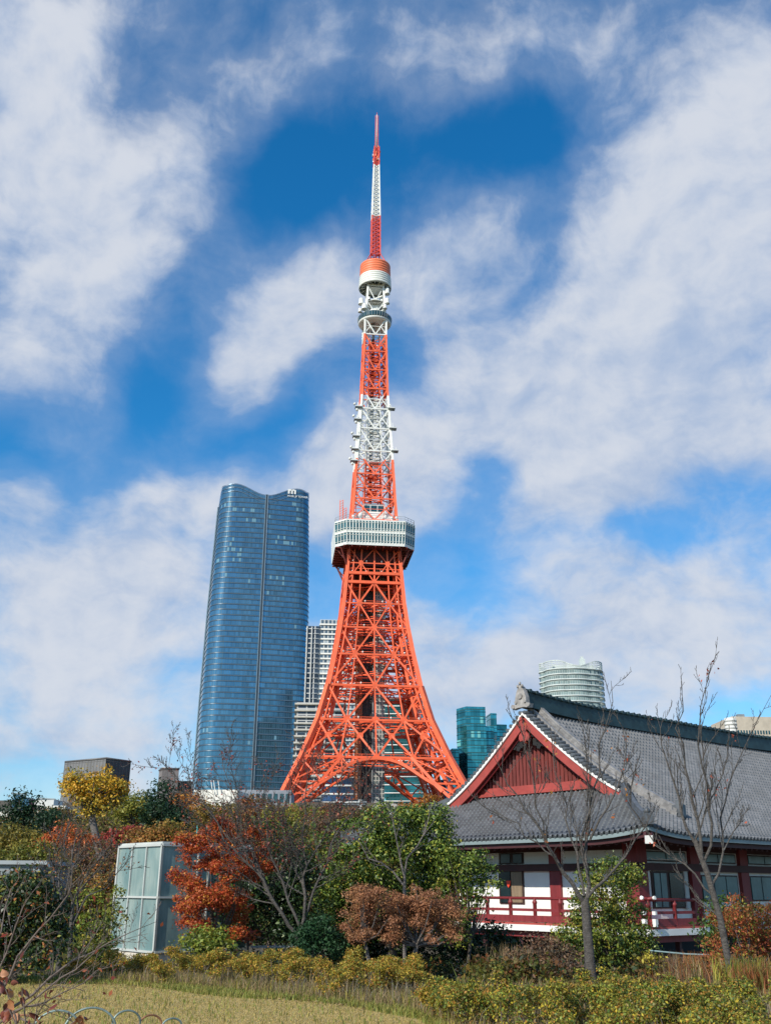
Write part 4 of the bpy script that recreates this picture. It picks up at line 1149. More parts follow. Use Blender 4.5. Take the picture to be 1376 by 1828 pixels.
def temple():
    T = thing('temple_hall', 'red and white temple hall with grey tiled hip and gable roof', 'temple', tuple(TP(3, 3, -0.9)))
    MT = bpy.data.materials.new('grey_roof_tile'); MT.use_nodes = True; t = NT(MT.node_tree); t.t.nodes.clear()
    uv = t.n('ShaderNodeUVMap'); sp = t.n('ShaderNodeSeparateXYZ', ins={0: uv.outputs[0]})
    cell = t.n('ShaderNodeCombineXYZ', ins={0: t.m('FLOOR', sp.outputs[0]), 1: t.m('FLOOR', sp.outputs[1]), 2: 0.0})
    wn = t.n('ShaderNodeTexWhiteNoise', noise_dimensions='2D', ins={'Vector': cell.outputs[0]})
    nz = t.n('ShaderNodeTexNoise', ins={'Vector': t.n('ShaderNodeTexCoord').outputs['Object'], 'Scale': .5, 'Detail': 6.0})
    c = t.mix(wn.outputs[0], (0.11, 0.115, 0.122), (0.165, 0.17, 0.177)); c = t.mix(t.ss(nz.outputs['Fac'], .35, .7, 0, .45), c, (0.10, 0.10, 0.095))
    p = t.n('ShaderNodeBsdfPrincipled', ins={'Base Color': c, 'Roughness': 0.42, 'Specular IOR Level': .6}); t.n('ShaderNodeOutputMaterial', ins={0: p.outputs[0]})
    M_TILE2 = mat('round_tile', (0.085, 0.095, 0.105), 0.5, var=.3, vscale=3)
    M_TILEL = mat('pale_ridge_tile', (0.22, 0.215, 0.21), 0.55, var=.3, vscale=4)
    M_COPPER = mat('green_black_ridge', (0.018, 0.045, 0.05), 0.55, var=.35, vscale=1.5)
    M_RED = mat('red_timber', (0.20, 0.024, 0.026), 0.55, var=.15, vscale=2, stretch=(3, 3, .5))
    M_REDL = mat('faded_red_timber', (0.33, 0.052, 0.04), 0.6, var=.15, vscale=2)
    M_DKRED = mat('dark_maroon_timber', (0.055, 0.013, 0.014), 0.6, var=.2, vscale=2)  # maroon timber, darkened so its colour carries the eave shade
    M_PLAST = mat('white_plaster', (0.80, 0.80, 0.76), 0.85, var=.04, vscale=1.2)
    M_VERGE = mat('white_verge', (0.78, 0.77, 0.72), 0.6, var=.06)
    M_GUT = mat('grey_green_gutter', (0.20, 0.25, 0.25), 0.5, var=.1)
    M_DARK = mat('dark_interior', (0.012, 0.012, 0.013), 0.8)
    PIT = 0.27                 # tile pitch
    def tiled(fn, u0f, u1f, t0, t1, nu, name, parent):
        """fn(u,t)->point; columns of round tiles, rows stepped like overlapping pantiles"""
        ROW = 0.27; nrow = int((t1 - t0) / ROW) + 1; V = []; Fc = []; UV = []
        cols = nu
        ts = []
        for r in range(nrow):
            a = t0 + (t1 - t0) * r / nrow; b = t0 + (t1 - t0) * (r + 1) / nrow
            ts += [(a, .07, r), (b - .001, .0, r)]
        us = [(i / 6.0) * PIT for i in range(int(cols * 6) + 1)]
        W = len(us)
        for (tt, lift, r) in ts:
            lo, hi = u0f(tt), u1f(tt)
            for u in us:
                uu = min(max(u, lo), hi)
                ph = (uu / PIT + (0.5 if r % 2 else 0.0)) * 2 * PI
                h = 0.062 * math.cos(ph) + 0.016 * math.cos(2 * ph)
                q = fn(uu, tt); V.append((q.x, q.y, q.z + h + lift)); UV.append((uu / PIT, r + .01))
        H = len(ts)
        for j in range(H - 1):
            lo = min(u0f(ts[j][0]), u0f(ts[j + 1][0])); hi = max(u1f(ts[j][0]), u1f(ts[j + 1][0]))
            i0 = max(0, int(lo / PIT * 6) - 1); i1 = min(W - 1, int(hi / PIT * 6) + 2)
            for i in range(i0, i1): Fc.append((j * W + i, j * W + i + 1, (j + 1) * W + i + 1, (j + 1) * W + i))
        me = bpy.data.meshes.new(name); me.from_pydata(V, [], Fc); me.materials.append(MT)
        uvl = me.uv_layers.new(name='UVMap'); uva = np.array(UV, dtype=np.float32); li = np.empty(len(me.loops), dtype=np.int32); me.loops.foreach_get('vertex_index', li)
        uvl.data.foreach_set('uv', uva[li].ravel()); me.update()
        o = bpy.data.objects.new(name, me); COL.objects.link(o); o.parent = parent; o.matrix_parent_inverse = Matrix.Translation(-Vector(parent.location))
        return o
    def zA(s, tt): return ZE + prof(tt) + (upsw(s) + upsw(2 * SCN - s)) * max(0, 1 - tt / 4.5)
    def zB(g, tt): return ZE + prof(tt) + (upsw(g) + upsw(LB - g)) * max(0, 1 - tt / 4.5)
    # near long slope (faces right), far long slope, two skirts
    tiled(lambda u, tt: TP(tt, u, zB(u, tt)), lambda tt: tt if tt < GP else GP, lambda tt: LB - (tt if tt < GP else GP), 0, SCN, int(LB / PIT), 'roof_slope', T)
    tiled(lambda u, tt: TP(2 * SCN - tt, u, zB(u, tt)), lambda tt: tt if tt < GP else GP, lambda tt: LB - (tt if tt < GP else GP), 0, SCN, int(LB / PIT), 'roof_slope', T)
    tiled(lambda u, tt: TP(u, tt, zA(u, tt)), lambda tt: tt, lambda tt: 2 * SCN - tt, 0, GP + 1.1, int(2 * SCN / PIT), 'roof_skirt', T)
    tiled(lambda u, tt: TP(u, LB - tt, zA(u, tt)), lambda tt: tt, lambda tt: 2 * SCN - tt, 0, GP + 1.1, int(2 * SCN / PIT), 'roof_skirt', T)
    # eave edge: round tile ends, gutter board, red fascia, soffit
    mb = MB(); n = int(2 * SCN / PIT)
    for i in range(n):
        s = (i + .5) * PIT; p_ = TP(s, -.04, zA(s, 0) + .02); mb.tube([p_, p_ + B_ * .5 + Vector((0, 0, .2))], .075, 6, 0, True)
    n = int(LB / PIT)
    for i in range(n):
        g = (i + .5) * PIT; p_ = TP(-.04, g, zB(g, 0) + .02); mb.tube([p_, p_ + A_ * .5 + Vector((0, 0, .2))], .075, 6, 0, True)
    mb.build('eave_tile', M_TILE2, T)
    for nm, mt, dz, hh, ins in (('eave_gutter', M_GUT, -.17, .15, .06), ('eave_fascia', M_DKRED, -.36, .17, .22)):
        mb = MB(); N = 24
        for (fa, zf, L) in ((lambda s: TP(s, ins, 0), zA, 2 * SCN), (lambda s: TP(ins, s, 0), zB, LB)):
            for i in range(N):
                f0, f1 = (i / N), ((i + 1) / N)
                # finer near the ends
                s0, s1 = L * (f0 - math.sin(2 * PI * f0) / (2 * PI)), L * (f1 - math.sin(2 * PI * f1) / (2 * PI))
                s0, s1 = max(ins + .08, s0), min(L - ins, s1)
                a, b = fa(s0), fa(s1); a.z = zf(s0, 0) + dz + hh / 2; b.z = zf(s1, 0) + dz + hh / 2
                mb.beam(a, b, .12, 0, hh)
        mb.build(nm, mt, T)
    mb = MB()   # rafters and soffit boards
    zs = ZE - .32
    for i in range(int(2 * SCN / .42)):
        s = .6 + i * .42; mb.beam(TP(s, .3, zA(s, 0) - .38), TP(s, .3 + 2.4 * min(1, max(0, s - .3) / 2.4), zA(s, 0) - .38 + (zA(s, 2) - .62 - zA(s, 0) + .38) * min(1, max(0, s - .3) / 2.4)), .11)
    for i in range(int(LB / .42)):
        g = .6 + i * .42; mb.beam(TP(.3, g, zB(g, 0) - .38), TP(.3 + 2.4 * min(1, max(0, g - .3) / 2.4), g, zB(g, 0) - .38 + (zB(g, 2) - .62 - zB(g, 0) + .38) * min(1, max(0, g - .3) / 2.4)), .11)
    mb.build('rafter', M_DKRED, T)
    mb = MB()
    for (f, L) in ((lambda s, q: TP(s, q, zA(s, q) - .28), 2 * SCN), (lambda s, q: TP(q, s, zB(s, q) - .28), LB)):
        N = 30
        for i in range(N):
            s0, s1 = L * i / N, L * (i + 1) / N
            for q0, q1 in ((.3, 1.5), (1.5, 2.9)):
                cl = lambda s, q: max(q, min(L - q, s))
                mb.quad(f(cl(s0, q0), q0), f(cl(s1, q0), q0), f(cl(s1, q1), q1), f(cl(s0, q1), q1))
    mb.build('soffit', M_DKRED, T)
    # hip corner beam end (white cap)
    mb = MB(); c = TP(.15, .15, ZE - .05 + .12); mb.beam(c - Vector((0, 0, .28)), c + (A_ + B_) * 2.4 + Vector((0, 0, .3)), .24, 0, .26); mb.beam(c - Vector((0, 0, .29)) - (A_ + B_) * .06, c - (A_ + B_) * .005 - Vector((0, 0, .28)), .30, 1, .30)
    mb.build('hip_beam', [M_RED, M_VERGE], T)
    # hip ridges of the skirt
    for (sx, gx) in ((0, 0), (2 * SCN, 0), (0, LB), (2 * SCN, LB)):
        mb = MB(); pts = []
        for i in range(9):
            q = GP * i / 8 * .98 + .05; s = q if sx == 0 else sx - q; g = q if gx == 0 else gx - q
            pts.append(TP(s, g, zA(s, q) + .14))
        for k, (dz, w, h) in enumerate(((0, .34, .26), (.17, .26, .12), (.26, .17, .14))):
            for a, b in zip(pts, pts[1:]): mb.beam(a + Vector((0, 0, dz)), b + Vector((0, 0, dz)), w, 0, h)
        e = pts[0]; mb.box(e + Vector((0, 0, .1)), .36, .36, .42, 0, R(-40 + 45)); mb.lathe(e, [(.05, e.z + .3), (.16, e.z + .36), (.1, e.z + .48), (.02, e.z + .55)], 8)
        mb.build('hip_ridge', M_TILE2, T)
    # main ridge: tall dark coping, rising at its ends
    mb = MB(); N = 30; zr = ZE + prof(SCN)
    def rz(g):
        e = max(0, 1 - min(g - (GP - .2), LB - GP + .2 - g) / 7.0); return .28 * e * e
    g0, g1 = GP - .15, LB - GP + .15
    for i in range(N):
        a, b = g0 + (g1 - g0) * i / N, g0 + (g1 - g0) * (i + 1) / N
        for dz, w, h in ((.08, .56, .26), (.34, .42, .30), (.60, .34, .26), (.79, .46, .10)):
            mb.beam(TP(SCN, a, zr + dz + rz(a)), TP(SCN, b, zr + dz + rz(b)), w, 0, h)
    for i in range(int((g1 - g0) / .5)):
        g = g0 + .3 + i * .5; mb.tube([TP(SCN - .3, g, zr + .79 + rz(g)), TP(SCN + .3, g, zr + .79 + rz(g))], .1, 6, 0, True)
    mb.build('main_ridge', M_COPPER, T)
    # descending ridges inside the verge, pale tiles
    for side in (0, 1):
        for gv in (GP + .95, LB - GP - .95):
            mb = MB(); pts = []
            for i in range(15):
                tt = SCN - .2 - (SCN - 2.1) * i / 14; s = tt if side == 0 else 2 * SCN - tt
                pts.append(TP(s, gv, ZE + prof(tt) + .12))
            for dz, w, h, mi in ((.02, .46, .22, 0), (.2, .36, .14, 0), (.32, .22, .13, 1)):
                for a, b in zip(pts, pts[1:]): mb.beam(a + Vector((0, 0, dz)), b + Vector((0, 0, dz)), w, mi, h)
            e = pts[-1]; mb.box(e + Vector((0, 0, .2)), .5, .3, .5, 2, R(-40)); mb.box(e + Vector((0, 0, .5)), .2, .2, .3, 2, R(-40))
            mb.build('descending_ridge', [M_TILEL, M_TILEL, M_TILE2], T)
    # verge: rolls of round tiles running down beside the gable, white board, red bargeboard
    for gv, sg in ((GP, 1), (LB - GP, -1)):
        mb = MB(); mw = MB(); mr = MB(); md = MB()
        for side in (0, 1):
            S = lambda tt: tt if side == 0 else 2 * SCN - tt
            N = 26; t_end = GP + .1
            tl = [SCN - (SCN - t_end) * i / N for i in range(N + 1)]
            Zv = lambda tt: ZE + prof(tt) + (.12 * max(0, 1 - (tt - t_end) / 2.0) ** 2)
            for i in range(int((SCN - t_end) / .22)):
                tt = SCN - .15 - i * .22; p0 = TP(S(tt), gv - .12 * sg, Zv(tt) + .06)
                mb.tube([p0 - B_ * (.18 * sg), p0 + B_ * (.75 * sg) + Vector((0, 0, .06))], .095, 7, 0, True)
            for a, b in zip(tl, tl[1:]):
                mw.beam(TP(S(a), gv - .2 * sg, Zv(a) - .10), TP(S(b), gv - .2 * sg, Zv(b) - .10), .12, 0, .12)
                mr.beam(TP(S(a), gv - .12 * sg, Zv(a) - .13 - .26), TP(S(b), gv - .12 * sg, Zv(b) - .13 - .26), .10, 0, .50)
                mr.beam(TP(S(a), gv + .06 * sg, Zv(a) - .13 - .48), TP(S(b), gv + .06 * sg, Zv(b) - .13 - .48), .08, 1, .34)
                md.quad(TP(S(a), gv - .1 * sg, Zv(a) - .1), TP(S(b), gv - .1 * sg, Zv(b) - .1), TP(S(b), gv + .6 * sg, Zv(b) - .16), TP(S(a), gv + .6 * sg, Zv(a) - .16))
            # outer slim roll over the verge
            for a, b in zip(tl, tl[1:]): mb.beam(TP(S(a), gv + .42 * sg, Zv(a) + .2), TP(S(b), gv + .42 * sg, Zv(b) + .2), .2, 1, .13)
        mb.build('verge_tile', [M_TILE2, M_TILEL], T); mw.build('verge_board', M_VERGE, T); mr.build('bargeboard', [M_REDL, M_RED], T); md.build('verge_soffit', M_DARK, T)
        # recessed gable wall with vertical battens
        gw = gv + .55 * sg; mb = MB(); zb0 = ZE + prof(GP + .55)
        N = 24; t0 = GP + .55; top = []
        for i in range(2 * N + 1):
            s = t0 + (2 * SCN - 2 * t0) * i / (2 * N); tt = min(s, 2 * SCN - s); top.append(TP(s, gw, ZE + prof(tt) - .15))
        mb.prism([TP(t0, gw, zb0 - .2)] + top + [TP(2 * SCN - t0, gw, zb0 - .2)], B_ * (.1 * sg))
        M_GW = mat('weathered_red_board', (0.19, 0.036, 0.03), 0.7, var=.25, vscale=3, stretch=(4, 4, .5)); gwall = mb.build('gable_wall', M_GW, T)
        mb = MB(); s = t0 + 1.2
        while s < 2 * SCN - t0 - 1.1:
            tt = min(s, 2 * SCN - s); zt_ = ZE + prof(tt) - .55
            if zt_ > zb0 + .5: mb.beam(TP(s, gw - .07 * sg, zb0 + .4), TP(s, gw - .07 * sg, zt_), .12, 0, .10)
            s += .24
        mb.build('batten', M_GW, gwall)
        mb = MB(); mb.beam(TP(t0 + .5, gw - .12 * sg, zb0 + .26), TP(2 * SCN - t0 - .5, gw - .12 * sg, zb0 + .26), .16, 0, .3)
        mb.beam(TP(t0 + .2, gw - .2 * sg, zb0 + .06), TP(2 * SCN - t0 - .2, gw - .2 * sg, zb0 + .06), .2, 0, .14)
        mb.build('gable_sill', M_REDL, T)
        # pendant (heart shaped board under the apex) with dark carved flanks
        za = ZE + prof(SCN); c = TP(SCN, gv - .22 * sg, za - 1.02)
        shp = [(-.34, .55), (-.2, .2), (-.5, -.02), (-.56, -.25), (-.44, -.45), (-.2, -.42), (0, -.62), (.2, -.42), (.44, -.45), (.56, -.25), (.5, -.02), (.2, .2), (.34, .55), (.2, .8), (-.2, .8)]
        mb = MB(); mb.prism([c + A_ * (x * .62) + Vector((0, 0, y * .72 - .12)) for x, y in shp], B_ * (.1 * sg)); mb.build('gable_pendant', M_REDL, T)
        mb = MB()
        for s_ in (-1, 1):
            for j, (x, y, w) in enumerate(((.55, -.05, .34), (.9, -.38, .3), (.62, -.5, .3), (1.2, -.62, .22), (.85, -.72, .2))):
                q = c + A_ * (s_ * x * .8) + Vector((0, 0, y)) + B_ * (.3 * sg); w *= .62; mb.prism([q + A_ * (w * (1 + .3 * (k % 2)) * math.cos(PI / 5 * k)) + Vector((0, 0, w * (1 + .3 * (k % 2)) * math.sin(PI / 5 * k))) for k in range(10)], B_ * (.05 * sg))
        mb.build('pendant_carving', M_DARK, T)
        mb = MB(); e = TP(SCN, gv - .3 * sg, za - .38); mb.tube([e, e - B_ * (.12 * sg)], .09, 6, 0, True); mb.build('boss', M_REDL, T)
        # ridge-end ornament
        e = TP(SCN, gv - .35 * sg, za + .12)
        shp = [(-.55, 0), (-.62, .2), (-.38, .26), (-.36, .55), (-.24, .9), (-.1, 1.12), (0, 1.2), (.1, 1.12), (.24, .9), (.36, .55), (.38, .26), (.62, .2), (.55, 0), (.2, .06), (-.2, .06)]
        mb = MB(); mb.prism([e + A_ * x + Vector((0, 0, y)) for x, y in shp], B_ * (.26 * sg))
        for s_ in (-1, 1):
            for (x, y, r) in ((.5, .14, .11), (.3, .34, .08)):
                q = e + A_ * (s_ * x) + Vector((0, 0, y)); mb.tube([q - B_ * (.06 * sg), q + B_ * (.1 * sg)], r, 8, 0, True)
        q = e + Vector((0, 0, .62)); mb.tube([q - B_ * (.07 * sg), q], .14, 10, 0, True)
        for x in (-.14, 0, .14): q = e + A_ * x + Vector((0, 0, 1.2 - abs(x))); mb.tube([q, q + Vector((0, 0, .14))], .06, 6, 0, True)
        mb.build('ridge_ornament', mat('weathered_tile', (0.30, 0.28, 0.26), .7, var=.3, vscale=4), T)
    # ---- walls
    OW, OV = 2.6, 1.15
    ZF = hitA(1147, 1655, OV)[1]            # veranda floor level
    zw1 = ZE + .75
    s_end = 2 * SCN - OW; g_end = LB - OW
    Wt = lambda s, g: TP(s, g, 0)
    mb = MB()
    mb.prism([TP(OW, OW, ZF - .3), TP(OW, g_end, ZF - .3), TP(s_end, g_end, ZF - .3), TP(s_end, OW, ZF - .3)][::-1], (0, 0, zw1 - ZF + .3))
    mb.build('plaster_wall', M_PLAST, T)
    col = [s for s in (OW, hitA(993, 1600, OW - .1)[0], hitA(845, 1600, OW - .1)[0])]
    pitch = col[1] - col[0]
    cols = [OW + .02 + pitch * i for i in range(int((s_end - OW) / pitch) + 1)]
    cols = cols[:2] + [cols[1] + pitch * 1.5 * k for k in range(1, 6) if cols[1] + pitch * 1.5 * k < s_end]
    colw = .62
    for i, s in enumerate(cols):
        mb = MB(); mb.box(TP(s + (.18 if i == 0 else 0), OW - .02 + (.18 if i == 0 else 0), (ZF + zw1) / 2 - .1), colw if i else colw + .08, .24 if i else colw + .08, zw1 - ZF + .2, 0, PI / 2 + R(40)); mb.build('column', M_RED, T)
    # beams: dark tie beam and top plate
    zt0 = hitA(960, 1549, OW)[1]
    for z, h in ((zt0, .30), (zw1 - .35, .42)):
        mb = MB(); mb.beam(TP(OW - .3, OW - .16, z), TP(s_end, OW - .16, z), .16, 0, h); mb.beam(TP(OW - .16, OW - .3, z), TP(OW - .16, g_end, z), .16, 0, h); mb.build('tie_beam', M_DKRED, T)
    mb = MB(); mb.prism([TP(OW - .05, OW - .05, hitA(960, 1521, OW)[1]), TP(s_end, OW - .05, hitA(960, 1521, OW)[1]), TP(s_end, OW - .05, zw1), TP(OW - .05, OW - .05, zw1)], B_ * .04)
    mb.prism([TP(OW - .05, OW - .05, hitA(960, 1521, OW)[1]), TP(OW - .05, g_end, hitA(960, 1521, OW)[1]), TP(OW - .05, g_end, zw1), TP(OW - .05, OW - .05, zw1)], A_ * .04)
    mb.build('head_panel', M_DKRED, T)
    def rectA(name, px0, px1, py0, py1, m_, th=.05, par=T, off=0.0, z=None):
        s0, z0 = hitA(px0, py1, OW); s1, _ = hitA(px1, py1, OW); _, z1 = hitA((px0 + px1) / 2, py0, OW)
        if z: z0, z1 = z
        mb = MB(); mb.obox(TP(s1, OW - off, z0), A_ * (s0 - s1), B_ * -th, (0, 0, z1 - z0)); return mb.build(name, m_, par), (s0, s1, z0, z1)
    M_DOORD = mat('dark_door_glass', (0.015, 0.03, 0.035), .15, var=.3); M_BLIND = mat('tan_blind', (0.22, 0.16, 0.10), .6, var=.25, vscale=2, stretch=(8, 8, .5)); M_FRAME = mat('brown_frame', (.05, .025, .02), .6)
    w, (s0, s1, z0, z1) = rectA('window', 893, 937, 1553, 1613, M_FRAME, .06)
    rectA('door_leaf', 896, 914, 1556, 1611, M_DOORD, .03, w, .07); rectA('blind', 916, 935, 1556, 1611, M_BLIND, .03, w, .07)
    w, _ = rectA('transom_window', 892, 935, 1523, 1543, M_FRAME, .06); rectA('pane', 896, 912, 1525, 1541, M_DOORD, .02, w, .07); rectA('pane', 918, 933, 1525, 1541, M_DOORD, .02, w, .07)
    mb = MB(); s_, z_ = hitA(906, 1578, OW - .2); c = TP(s_, OW - .12, z_)
    mb.prism([c + A_ * x + Vector((0, 0, y)) for x, y in ((-.13, .14), (.13, .14), (.09, -.04), (.0, -.16), (-.09, -.04))], B_ * -.05); tag(mb.build('paper_charm', mat('bright_red_paper', (.8, .07, .03), .6)), 'small bright red shield shaped charm hanging at the left door', 'charm')
    # long side
    def rectB(name, px0, px1, py0, py1, m_, th=.05, par=T, off=0.0):
        g0, z0 = hitB(px0, py1, OW); g1, _ = hitB(px1, py1, OW); _, z1 = hitB((px0 + px1) / 2, py0, OW)
        mb = MB(); mb.obox(TP(OW - off, g0, z0), B_ * (g1 - g0), A_ * -th, (0, 0, z1 - z0)); return mb.build(name, m_, par)
    M_BLG = mat('bluish_door_panel', (.10, .19, .20), .25, var=.2)
    w = rectB('window', 1165, 1232, 1556, 1622, M_FRAME, .06); rectB('door_leaf', 1168, 1178, 1559, 1619, M_BLG, .03, w, .07); rectB('door_leaf', 1180, 1190, 1559, 1619, M_BLG, .03, w, .07); rectB('pane', 1196, 1220, 1559, 1619, M_DOORD, .03, w, .07); rectB('door_post', 1221, 1227, 1553, 1622, mat('pale_grey_post', (.45, .48, .46), .6), .08, w, .07)
    gB = hitB(1243, 1600, OW - .1)[0]; pb = gB - OW
    for i in range(1, int((g_end - OW) / pb)):
        mb = MB(); mb.box(TP(OW - .05, OW + pb * i, (ZF + zw1) / 2 - .1), .26, .66, zw1 - ZF + .2, 0, PI / 2 + R(40)); mb.build('column', M_RED, T)
        if i < 7:
            g0 = OW + pb * i + .5; mb = MB(); mb.obox(TP(OW, g0, ZF + .9), B_ * (pb - 1.0), A_ * -.06, (0, 0, 1.1)); w = mb.build('window', M_FRAME, T)
            for j in range(3): mb = MB(); mb.obox(TP(OW - .07, g0 + .06 + j * (pb - 1.1) / 3, ZF + .96), B_ * ((pb - 1.1) / 3 - .08), A_ * -.03, (0, 0, .98)); mb.build('pane', M_BLG, w)
    for i in range(0, 7):
        g0 = OW + pb * i + .5; mb = MB(); mb.obox(TP(OW, g0, zt0 + .22), B_ * (pb - 1.0), A_ * -.06, (0, 0, .42)); w = mb.build('transom_window', M_FRAME, T)
        for j in range(2): mb = MB(); mb.obox(TP(OW - .07, g0 + .06 + j * (pb - 1.1) / 2, zt0 + .27), B_ * ((pb - 1.1) / 2 - .08), A_ * -.03, (0, 0, .32)); mb.build('pane', M_BLG, w)
    # ---- veranda
    ge = hitB(1262, 1668, OV)[0]
    mb = MB()
    mb.prism([TP(OV, OV, ZF - .12), TP(s_end, OV, ZF - .12), TP(s_end, OW, ZF - .12), TP(OV, OW, ZF - .12)], (0, 0, .12)); mb.prism([TP(OV, OW + .003, ZF - .12), TP(OW, OW + .003, ZF - .12), TP(OW, ge, ZF - .12), TP(OV, ge, ZF - .12)], (0, 0, .12))
    vd = mb.build('veranda_floor', M_REDL, T)
    mb = MB(); z = ZF - .20
    mb.beam(TP(OV - .12, OV - .06, z), TP(s_end, OV - .06, z), .12, 0, .24); mb.beam(TP(OV - .06, OV + .003, z), TP(OV - .06, ge, z), .12, 0, .24); mb.build('veranda_edge', M_VERGE, T)
    mb = MB(); z = ZF - .46
    mb.beam(TP(OV + .2, OV + .3, z), TP(s_end, OV + .3, z), .2, 0, .24); mb.beam(TP(OV + .3, OV + .45, z), TP(OV + .3, ge, z), .2, 0, .24); mb.build('veranda_beam', M_RED, T)
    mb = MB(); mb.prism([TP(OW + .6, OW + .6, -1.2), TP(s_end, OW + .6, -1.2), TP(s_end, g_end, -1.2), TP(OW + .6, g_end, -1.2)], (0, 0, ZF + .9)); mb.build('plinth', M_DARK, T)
    for i in range(8):
        for (s, g) in ((OV + .6 + i * 2.2, OV + .5), (OV + .5, OV + .6 + i * 1.9)):
            if g < ge: mb = MB(); mb.box(TP(s, g, (ZF - .5 - 1.1) / 2), .2, .2, abs(ZF - .5 + 1.1), 0, R(-40)); mb.build('veranda_post', M_DKRED, T)
    # railing
    zr1 = hitA(960, 1604, OV)[1]; H = zr1 - ZF
    pA = [hitA(px, 1625, OV + .1)[0] for px in (1168, 1000, 957, 913, 870)]; st = (pA[4] - pA[1]) / 3
    pa = [OV + .1] + [pA[1] + st * i for i in range(-1 if pA[1] - st > OV + .8 else 0, int((s_end - pA[1]) / st))]
    pb_ = [hitB(1204, 1630, OV + .1)[0], ge - .15]
    for (axis, L, posts) in ((0, s_end, pa), (1, ge - .1, pb_)):
        f = (lambda q, z: TP(q, OV + .1, z)) if axis == 0 else (lambda q, z: TP(OV + .1, q, z))
        rail = MB(); st0 = OV - .25
        rail.beam(f(st0, ZF + .16), f(L, ZF + .16), .15, 0, .26); rail.beam(f(st0, ZF + .34 * H + .18), f(L, ZF + .34 * H + .18), .10, 0, .11)
        rail.tube([f(st0, zr1 + .09), f(OV + .3, zr1 + .01), f(L, zr1)], .062, 8, 0, True)
        o = rail.build('rail', M_RED, T)
        mb = MB()
        for z, w_, h_ in ((ZF + .16, .17, .28), (ZF + .34 * H + .18, .12, .13)): mb.beam(f(st0 - .02, z), f(st0 + .13, z), w_, 0, h_)
        mb.tube([f(st0 - .03, zr1 + .095), f(st0 + .06, zr1 + .075)], .075, 8, 0, True)
        mb.build('rail_cap', M_VERGE, T)
        for q in posts:
            if axis == 1 and q == posts[0] or True:
                mb = MB(); p0 = f(q, ZF); mb.lathe(p0, [(.085, p0.z), (.085, p0.z + H * .78), (.11, p0.z + H * .80), (.11, p0.z + H * .86), (.07, p0.z + H * .92), (.06, zr1)], 10); mb.build('rail_post', M_RED, T)
    # strut under the veranda and stone cap hint
temple()
# ------------------------------------------------------------------ vegetation
RNG = np.random.default_rng(11)
def pal(*cols): return np.array(cols, dtype=float)
P_RED = pal((.50, .085, .025), (.62, .14, .035), (.36, .05, .02), (.42, .13, .035))
P_ORANGE = pal((.50, .20, .03), (.42, .14, .03), (.55, .28, .04), (.30, .12, .03))
P_YELLOW = pal((.52, .36, .035), (.42, .33, .04), (.55, .30, .03), (.25, .24, .035))
P_YGREEN = pal((.16, .18, .03), (.22, .22, .035), (.10, .13, .025), (.32, .26, .04))
P_GREEN = pal((.045, .085, .02), (.07, .12, .022), (.10, .15, .028), (.03, .06, .018))
P_LIME = pal((.15, .21, .03), (.20, .25, .04), (.10, .15, .025), (.30, .28, .04))
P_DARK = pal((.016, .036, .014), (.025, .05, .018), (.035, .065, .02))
P_PINE = pal((.014, .038, .018), (.022, .055, .022), (.03, .07, .03))
P_BROWN = pal((.27, .115, .055), (.33, .145, .07), (.21, .095, .05), (.38, .20, .09))
P_RUSSET = pal((.25, .09, .035), (.32, .12, .04), (.18, .10, .03), (.16, .14, .035))
P_MIXED = pal((.20, .10, .04), (.14, .13, .03), (.26, .13, .035), (.09, .09, .03), (.30, .18, .04))
P_DUSKY = pal((.17, .08, .05), (.12, .07, .045), (.20, .12, .06), (.10, .08, .05))
P_DRY = pal((.36, .26, .13), (.28, .20, .10), (.42, .30, .15), (.22, .17, .08))

for _p in (P_RED, P_ORANGE, P_YELLOW, P_YGREEN, P_GREEN, P_LIME, P_BROWN, P_RUSSET, P_MIXED, P_DUSKY, P_DRY): _p *= 1.22
def leaf_mesh(name, centers, normals, sizes, cols, parent=None, material=None, aspect=0.55, fold=0.15):
    n = len(centers)
    rnd = RNG.normal(size=(n, 3)); nn = normals / np.maximum(1e-6, np.linalg.norm(normals, axis=1, keepdims=True))
    tg = np.cross(nn, rnd); tg /= np.maximum(1e-6, np.linalg.norm(tg, axis=1, keepdims=True)); bt = np.cross(nn, tg)
    L = sizes[:, None]; Wd = L * aspect
    V = np.stack([centers - tg * L * .5, centers + bt * Wd * .5 + nn * L * fold, centers + tg * L * .5, centers - bt * Wd * .5 + nn * L * fold], axis=1).reshape(-1, 3)
    me = bpy.data.meshes.new(name)
    me.vertices.add(4 * n); me.vertices.foreach_set('co', V.astype(np.float32).ravel())
    me.loops.add(4 * n); me.loops.foreach_set('vertex_index', np.arange(4 * n, dtype=np.int32))
    me.polygons.add(n); me.polygons.foreach_set('loop_start', np.arange(0, 4 * n, 4, dtype=np.int32))
    try: me.polygons.foreach_set('loop_total', np.full(n, 4, dtype=np.int32))
    except Exception: pass
    me.update(calc_edges=True)
    ca = me.color_attributes.new('Col', 'FLOAT_COLOR', 'POINT')
    cc = np.concatenate([np.repeat(cols, 4, axis=0), np.ones((4 * n, 1))], axis=1)
    ca.data.foreach_set('color', cc.astype(np.float32).ravel())
    me.materials.append(material or M_LEAF)
    o = bpy.data.objects.new(name, me); COL.objects.link(o)
    if parent is not None:
        o.parent = parent; o.matrix_parent_inverse = Matrix.Translation(-Vector(parent.location))
    return o

